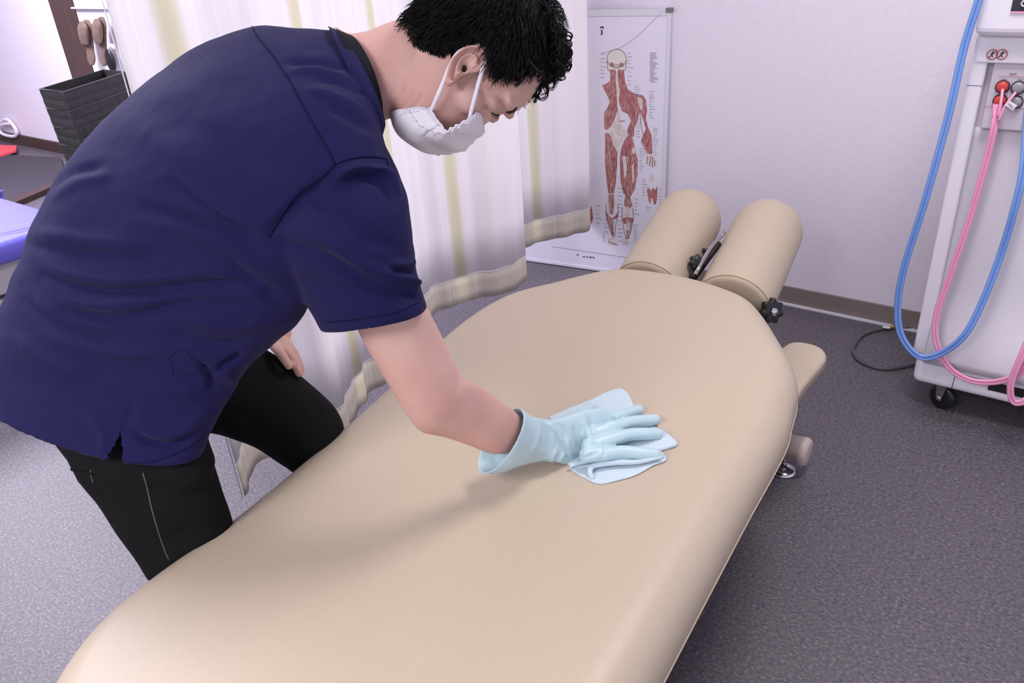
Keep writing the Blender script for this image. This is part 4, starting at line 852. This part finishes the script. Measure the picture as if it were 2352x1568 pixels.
folds = [
 ([(397, 417), (460, 460), (533, 509), (601, 543)], 9, -7), ([(385, 400), (455, 445), (530, 492), (600, 520)], 14, 4), ([(339, 475), (436, 504), (533, 538), (600, 580)], 12, -6), ([(300, 500), (420, 530), (540, 575), (640, 640)], 16, 4),
 ([(108, 436), (160, 400), (233, 378)], 11, -5), ([(120, 460), (180, 420), (260, 400)], 13, 3), ([(60, 560), (160, 580), (270, 590), (380, 585)], 13, -5), ([(70, 530), (170, 545), (290, 560)], 16, 4),
 ([(100, 633), (218, 664), (339, 667), (485, 650), (580, 650)], 11, -8), ([(110, 612), (218, 640), (339, 640), (480, 628)], 13, 4), ([(150, 712), (220, 725), (300, 722), (420, 700), (540, 700)], 12, -7), ([(160, 690), (260, 700), (400, 680)], 14, 4),
 ([(60, 690), (120, 740), (200, 772), (290, 780)], 12, -5), ([(40, 770), (110, 830), (200, 860)], 16, 4), ([(100, 760), (190, 800), (300, 812), (380, 800)], 15, 4),
 ([(625, 545), (680, 570), (760, 600), (850, 655), (945, 690)], 14, -6), ([(679, 504), (775, 567), (848, 616), (950, 640)], 15, 5), ([(690, 640), (760, 665), (850, 700)], 14, -3),
 ([(615, 545), (650, 500), (700, 450), (768, 400)], 14, -6), ([(770, 405), (824, 384), (887, 398), (916, 440)], 9, 7), ([(780, 425), (830, 405), (880, 425), (905, 470)], 12, -7),
 ([(700, 440), (760, 480), (840, 540), (930, 580)], 20, -4), ([(654, 145), (727, 145), (800, 160)], 9, -4), ([(660, 165), (730, 163), (790, 180)], 9, 3), ([(717, 180), (785, 194), (843, 223)], 10, -4), ([(745, 240), (800, 270), (860, 300)], 12, -4), ([(700, 205), (770, 225), (830, 255)], 10, 3),
 ([(958, 598), (930, 606), (900, 602)], 6, 6), ([(966, 655), (940, 640), (905, 632)], 7, 6), ([(962, 625), (935, 625), (900, 618)], 6, -6), ([(968, 690), (930, 675), (880, 665)], 8, -4),
 ([(286, 990), (344, 1015), (398, 1021), (456, 990)], 9, -7), ([(300, 970), (360, 995), (420, 990), (470, 950)], 12, 5), ([(500, 845), (530, 830), (552, 815)], 8, -7), ([(456, 837), (480, 860), (490, 895)], 10, -7), ([(505, 850), (540, 880), (520, 930)], 16, 5),
 ([(240, 900), (300, 930), (280, 990)], 14, -3), ([(200, 950), (240, 1000), (240, 1040)], 14, 4), ([(330, 880), (400, 900), (460, 905)], 16, 3), ([(380, 760), (480, 790), (560, 790)], 12, -6), ([(420, 730), (520, 750), (620, 735)], 14, 4),
 ([(520, 600), (580, 650), (650, 690)], 14, -5), ([(440, 600), (540, 640), (620, 690)], 16, 4), ([(870, 345), (890, 340), (900, 365)], 7, -5), ([(450, 290), (540, 350), (640, 450), (690, 500)], 40, -3), ([(300, 290), (400, 350), (520, 440)], 40, 3)]
def snap(V, part, sec, rad=.03):
    C, u, v = sec; bv = BVHTree.FromPolygons([Vector(q) for q in part[0]], part[1]); R_ = np.array([C+u*math.cos(a)+v*math.sin(a) for a in np.linspace(0, 2*math.pi, 120)])
    for i in range(len(V)):
        d2 = ((R_-V[i])**2).sum(1).min()
        if d2 < rad*rad:
            h = bv.find_nearest(Vector(V[i]))
            if h[0] is not None and h[3] < .008: V[i] = V[i]+(np.array(h[0])-V[i])*min(1, 2-2*math.sqrt(d2)/rad)
    return V
_ph = .42; _s0 = ts[0]; Vs = snap(Vs, t1, _s0, .04); Vs = snap(Vs, t2, sl[-1], .03)
Vs = crease(Vs, Fs, [(p, w_, d*1.45) for p, w_, d in folds])
Ns = normals(Vs, Fs); Vs = Vs+Ns*np.array([noise.noise(Vector((v[0]*9, v[1]*9, v[2]*22)))*.0035+noise.noise(Vector((v[0]*30, v[1]*30, v[2]*50)))*.0009 for v in Vs])[:, None]
# cut the side slit and the neckline
Pp, zz_ = proj(Vs); nearm = ((CO-Vs)*normals(Vs, Fs)).sum(1) > 0
cut = inpoly(Pp, [(276, 985), (283, 1010), (287, 1100), (225, 1100), (226, 1066), (252, 1035)]) & (zz_ < 1.335)
Fs2 = [f for f in Fs if not all(cut[i] for i in f)]
top_ = obj('scrub_top', Vs, Fs2, M['navy'], person, label='navy short-sleeved scrub top')
bvS = BVHTree.FromPolygons([Vector(v) for v in Vs], Fs2)
def seam(name, line, r, m, par, bv, off=0.0002, step=6):
    P = drape(line, None, None, off, step, bv)
    if len(P) > 3: obj(name, *tubeVF(P, r, 6, smooth=False), m, par)
seam('seam', [(574, 50), (592, 85), (628, 130), (668, 190), (700, 250), (735, 310), (760, 355), (770, 378)], .0011, M['seam'], top_, bvS)
seam('seam', [(770, 378), (800, 366), (845, 360), (885, 365), (891, 380)], .0011, M['seam'], top_, bvS)
seam('seam', [(770, 378), (735, 410), (690, 440), (650, 490), (618, 545)], .0010, M['seam'], top_, bvS)
seam('hem_seam', [(748, 740), (820, 733), (900, 720), (962, 694)], .0008, M['seam'], top_, bvS)
seam('hem_seam', [(295, 1062), (350, 1060), (430, 1030), (474, 992)], .0008, M['seam'], top_, bvS)
seam('pocket_edge', [(386, 820), (419, 802), (440, 822), (470, 842), (505, 846)], .0012, M['navy'], top_, bvS, .0003)
seam('pocket_edge', [(386, 820), (396, 845), (402, 862), (440, 858), (500, 848)], .0011, M['navy'], top_, bvS, .0003)
# collar: navy band around the neck with the black undershirt inside
def collar(offs, m, name, r0, wd, secs):
    C, u, v = secs; N = 64; V = []
    return
def ringstrip(name, sA, sB, m, thick, par, N=72, phi=.2):
    V = []
    for (C, u, v), k in ((sA, 1.0), (sB, 1.0), (sB, 1-thick), (sA, 1-thick)):
        for j in range(N): a = 2*math.pi*j/N; V.append(C+k*(u*math.cos(a)+v*math.sin(a+phi)))
    F = ringF(4, N)+[(3*N+j, 3*N+(j+1) % N, (j+1) % N, j) for j in range(N)]
    return obj(name, V, F, m, par)
ringstrip('undershirt_collar', S(772, 66, 868, 300, 1.165, .078), S(798, 80, 868, 280, 1.167, .074, (28, -6)), M['under'], .05, person, phi=0)
ringstrip('collar', S(752, 58, 876, 318, 1.165, .094), S(776, 68, 876, 292, 1.165, .086, (20, -2)), M['navy'], .06, top_, phi=.2)
# ---- trousers
pel = [S(80, 760, 430, 830, 1.37, .09), S(50, 850, 440, 890, 1.37, .11), S(60, 930, 450, 935, 1.365, .12, (5, 25)), S(118, 1020, 466, 975, 1.36, .125, (10, 40)), S(165, 1080, 474, 1005, 1.36, .12, (10, 36))]
rl = [S(90, 900, 450, 880, 1.37, .10), S(152, 1050, 472, 975, 1.355, .115, (0, 26)), S(190, 1115, 486, 1045, 1.35, .105, (0, 20)), S(228, 1165, 500, 1090, 1.36, .10), S(268, 1228, 514, 1135, 1.37, .095), S(310, 1285, 530, 1180, 1.385, .085), S(348, 1340, 545, 1245, 1.41, .075)]
RL2 = limb([(-1.175, 0.50, 0.36), (-1.19, 0.50, 0.24), (-1.20, 0.50, 0.12), (-1.205, 0.50, 0.085)], [.072, .064, .062, .064])
ll = [S(330, 770, 420, 1000, 1.46, .11), S(480, 765, 485, 995, 1.52, .10), S(565, 785, 545, 1012, 1.55, .095), S(628, 812, 590, 1030, 1.57, .09), S(690, 862, 632, 1058, 1.585, .085), S(740, 905, 672, 1085, 1.60, .08), S(774, 942, 705, 1120, 1.61, .07), S(792, 990, 715, 1165, 1.63, .066), S(796, 1080, 722, 1220, 1.67, .064)]
LL2 = limb([(-1.235, 0.83, 0.33), (-1.25, 0.84, 0.2), (-1.26, 0.845, 0.085)], [.062, .06, .062])
Vt, Ft = remesh([loft(pel, N=44, m=4, phi=.3), loft(rl+RL2, N=36, m=4, cap=(1, 2)), loft(ll+LL2, N=36, m=4, cap=(1, 2))], 0.006, 4)
Vt = crease(Vt, Ft, [([(130, 1062), (160, 1092), (205, 1108)], 8, 5), ([(170, 1095), (200, 1125), (230, 1120)], 8, 5), ([(205, 1112), (260, 1120), (330, 1118)], 8, -3), ([(470, 1080), (400, 1110), (340, 1120)], 7, -3), ([(500, 960), (560, 950), (620, 1000)], 10, -3), ([(700, 900), (730, 960), (700, 1040)], 14, -3), ([(300, 1230), (380, 1240), (450, 1200)], 14, -3)])
tro = obj('trousers', Vt, Ft, M['trouser'], person, label='black trousers')
bvT = BVHTree.FromPolygons([Vector(v) for v in Vt], Ft)
seam('side_seam', [(328, 1085), (338, 1120), (348, 1165), (362, 1215), (378, 1262), (388, 1285)], .0012, M['tstitch'], tro, bvT)
seam('pocket_seam', [(208, 1078), (210, 1095), (214, 1108)], .0010, M['tstitch'], tro, bvT)
seam('belt_loop', [(150, 1072), (180, 1082), (215, 1088)], .0025, M['trouser'], tro, bvT)
# shoes
def shoe(a, d):
    a = np.array(a); d = np.array(d, float); d /= np.linalg.norm(d); s = np.array([-d[1], d[0], 0]); r = []
    for t, w_, h in ((-.07, .028, .035), (-.03, .036, .045), (.03, .037, .042), (.10, .044, .032), (.16, .045, .024), (.19, .03, .016)): r.append((a+d*t+np.array([0, 0, h]), s*w_, np.array([0, 0, h*.98])))
    o = obj('shoe', *loft(r, N=24, m=4, power=2.4), M['shoe'], person)
shoe((-1.21, .49, 0.002), (.6, .8, 0)); shoe((-1.26, .845, 0.002), (.79, .62, 0))
# ---- left thumb nail
P = drape([(684, 846), (687, 852)], None, None, .0004, 2, bb1)
if P:
    c_ = P[0]; obj('fingernail', *loft([(c_-UP*.0035, RI*.0030, -FWD*.0012), (c_, RI*.0042, -FWD*.0014), (c_+UP*.004, RI*.0034, -FWD*.0012)], N=12, m=2), M['nail'], person)
# ---- rubber glove on the right hand
GZ = TZ+0.012
cuff = [S(1182, 938, 1118, 1088, 1.335, .040, (44, -14)), S(1196, 944, 1150, 1086, 1.35, .040, (34, -8)), S(1222, 956, 1195, 1070, 1.375, .037, (20, -2)), S(1254, 962, 1240, 1060, 1.40, .032), S(1275, 963, 1272, 1061, 1.412, .027)]
palm = [S(1262, 964, 1262, 1058, 1.405, .026), S(1292, 958, 1292, 1065, 1.425, .023), S(1325, 946, 1322, 1070, 1.445, .021), S(1360, 938, 1352, 1066, 1.465, .018), S(1392, 938, 1380, 1056, 1.482, .0155), S(1412, 944, 1396, 1050, 1.49, .012)]
def tp(x, y, h): r = FWD + RI*(x-1176)/FPX - UP*(y-784)/FPX; return CO+r*(TZ+h-CO[2])/r[2]
def gf(pts, rr):
    P = catmull([tp(*p) for p in pts], 5); T = np.gradient(P, axis=0); R = np.interp(np.linspace(0, 1, len(P)), np.linspace(0, 1, len(rr)), rr); secs = []
    for p, t, r in zip(P, T, R):
        t = t/np.linalg.norm(t); u = np.cross(t, [0, 0, 1]); u /= np.linalg.norm(u); v = np.cross(u, t); secs.append((p, u*r, v*r))
    return loft(secs, N=20, m=1)
fg = [gf([(1350, 975, .045), (1395, 962, .042), (1425, 956, .036), (1450, 947, .026), (1468, 941, .019)], [.014, .0125, .0115, .0115, .0105]),
      gf([(1350, 1000, .045), (1400, 985, .043), (1445, 970, .036), (1480, 966, .026), (1506, 963, .019)], [.014, .0128, .012, .0118, .0105]),
      gf([(1350, 1025, .043), (1400, 1010, .041), (1445, 998, .035), (1485, 996, .026), (1512, 996, .019)], [.014, .0125, .012, .012, .0105]),
      gf([(1345, 1045, .038), (1390, 1042, .034), (1430, 1038, .028), (1475, 1042, .023), (1506, 1044, .018)], [.014, .013, .0125, .0125, .011]),
      gf([(1290, 985, .042), (1315, 968, .036), (1340, 950, .030), (1356, 938, .022)], [.014, .0135, .013, .012])]
t_c = loft(cuff, N=48, m=6, cap=(3, 0))
# hollow cuff: cut a concave mouth by pushing an inner shell
Vg, Fg = remesh([t_c, loft(palm, N=36, m=5, power=2.4)]+fg, 0.0021, 3)
Vg = crease(Vg, Fg, [(p, w_, d*1.7) for p, w_, d in [([(1232, 955), (1240, 985), (1232, 1015), (1215, 1050)], 5, 2.2), ([(1246, 965), (1255, 1000), (1248, 1040)], 7, -2.2), ([(1256, 968), (1275, 990), (1298, 1028)], 5, 2.6), ([(1272, 965), (1295, 985), (1302, 1010)], 6, -2.2), ([(1278, 1030), (1268, 1050), (1266, 1062)], 5, 2.5), ([(1300, 1000), (1306, 1035), (1320, 1055)], 5, 2.2), ([(1318, 975), (1326, 1010), (1335, 1040)], 6, -2.4), ([(1340, 960), (1350, 990), (1356, 1020)], 6, 1.8), ([(1352, 958), (1362, 985), (1372, 1010)], 5, -1.6),
                      ([(1385, 1050), (1390, 1035), (1388, 1020)], 4, -1.6), ([(1300, 1045), (1340, 1052), (1380, 1035)], 6, -2), ([(1400, 956), (1420, 968), (1430, 955)], 4, -1.8), ([(1390, 975), (1405, 970), (1425, 978)], 4, 1.5), ([(1282, 1062), (1290, 1050), (1295, 1040)], 5, 2)]])
gl = obj('rubber_glove', Vg, Fg, M['glove'], person, label='pale blue rubber glove')
# ---- folded cleaning cloth under the hand
def clothlayer(pts, h0, h1, n=96, name='fold', m=None, par=None, wave=0.0015):
    px = resamp(np.array(pts, float), n); O_ = np.array([tp(x, y, h0) for x, y in px]); c = O_.mean(0); V = []; rings = [(1.0, 0.0015), (1.004, .5), (1.0, .85), (.985, 1.0)]+[(k, 1.0) for k in (.93, .85, .75, .6, .45, .3, .15)]
    for k, t in rings:
        for p in O_:
            q = c+(p-c)*k; w_ = noise.noise(Vector((q[0]*45, q[1]*45, h0*90)))*wave; V.append((q[0], q[1], TZ+h0+(h1-h0)*t+(w_ if t > .4 else 0)))
    F = ringF(len(rings), n)+[tuple(range(n))[::-1], tuple((len(rings)-1)*n+j for j in range(n))]
    return obj(name, V, F, m or M['cloth'], par)
cl = empty('cleaning_cloth', tp(1420, 1040, 0.006), 'pale blue towelling cloth folded flat under the gloved hand', 'cloth')
clothlayer([(1262, 962), (1300, 945), (1350, 925), (1400, 902), (1420, 896), (1433, 899), (1448, 916), (1456, 936), (1490, 975), (1512, 988), (1524, 992), (1556, 1020), (1540, 1030), (1520, 1036), (1440, 1060), (1350, 1075), (1306, 1070), (1282, 1010)], .006, .012, m=M['cloth'], par=cl, name='upper_fold')
clothlayer([(1306, 1070), (1312, 1080), (1345, 1100), (1366, 1110), (1385, 1112), (1420, 1104), (1460, 1092), (1500, 1070), (1530, 1057), (1520, 1040), (1480, 1010), (1400, 1000), (1330, 1020)], .0065, .0095, m=M['cloth'], par=cl, name='lower_fold')
loopP = [tp(1522, 1048, .017), tp(1470, 1060, .018), tp(1420, 1062, .019), tp(1380, 1066, .02), tp(1359, 1072, .019), tp(1355, 1086, .014), tp(1362, 1100, .010)]
def strip(P, wd, m, par, name):
    P = catmull(P, 6); V = []
    for i, p in enumerate(P): V += [p+np.array([0, 0, wd[0]]), p+np.array([0, 0, wd[1]]), p+np.array([.003, -.003, wd[1]]), p+np.array([.003, -.003, wd[0]])]
    return obj(name, V, ringF(len(P), 4), m, par)
obj('rolled_edge', *tubeVF(loopP, [.0035, .0045, .005, .005, .0045], 10), M['cloth'], cl)
obj('rolled_edge', *tubeVF([tp(1308, 1071, .016), tp(1335, 1062, .018), tp(1360, 1058, .020), tp(1400, 1058, .020), tp(1450, 1052, .018), tp(1505, 1050, .015)], [.003, .004, .004, .004, .003], 10), M['cloth'], cl)
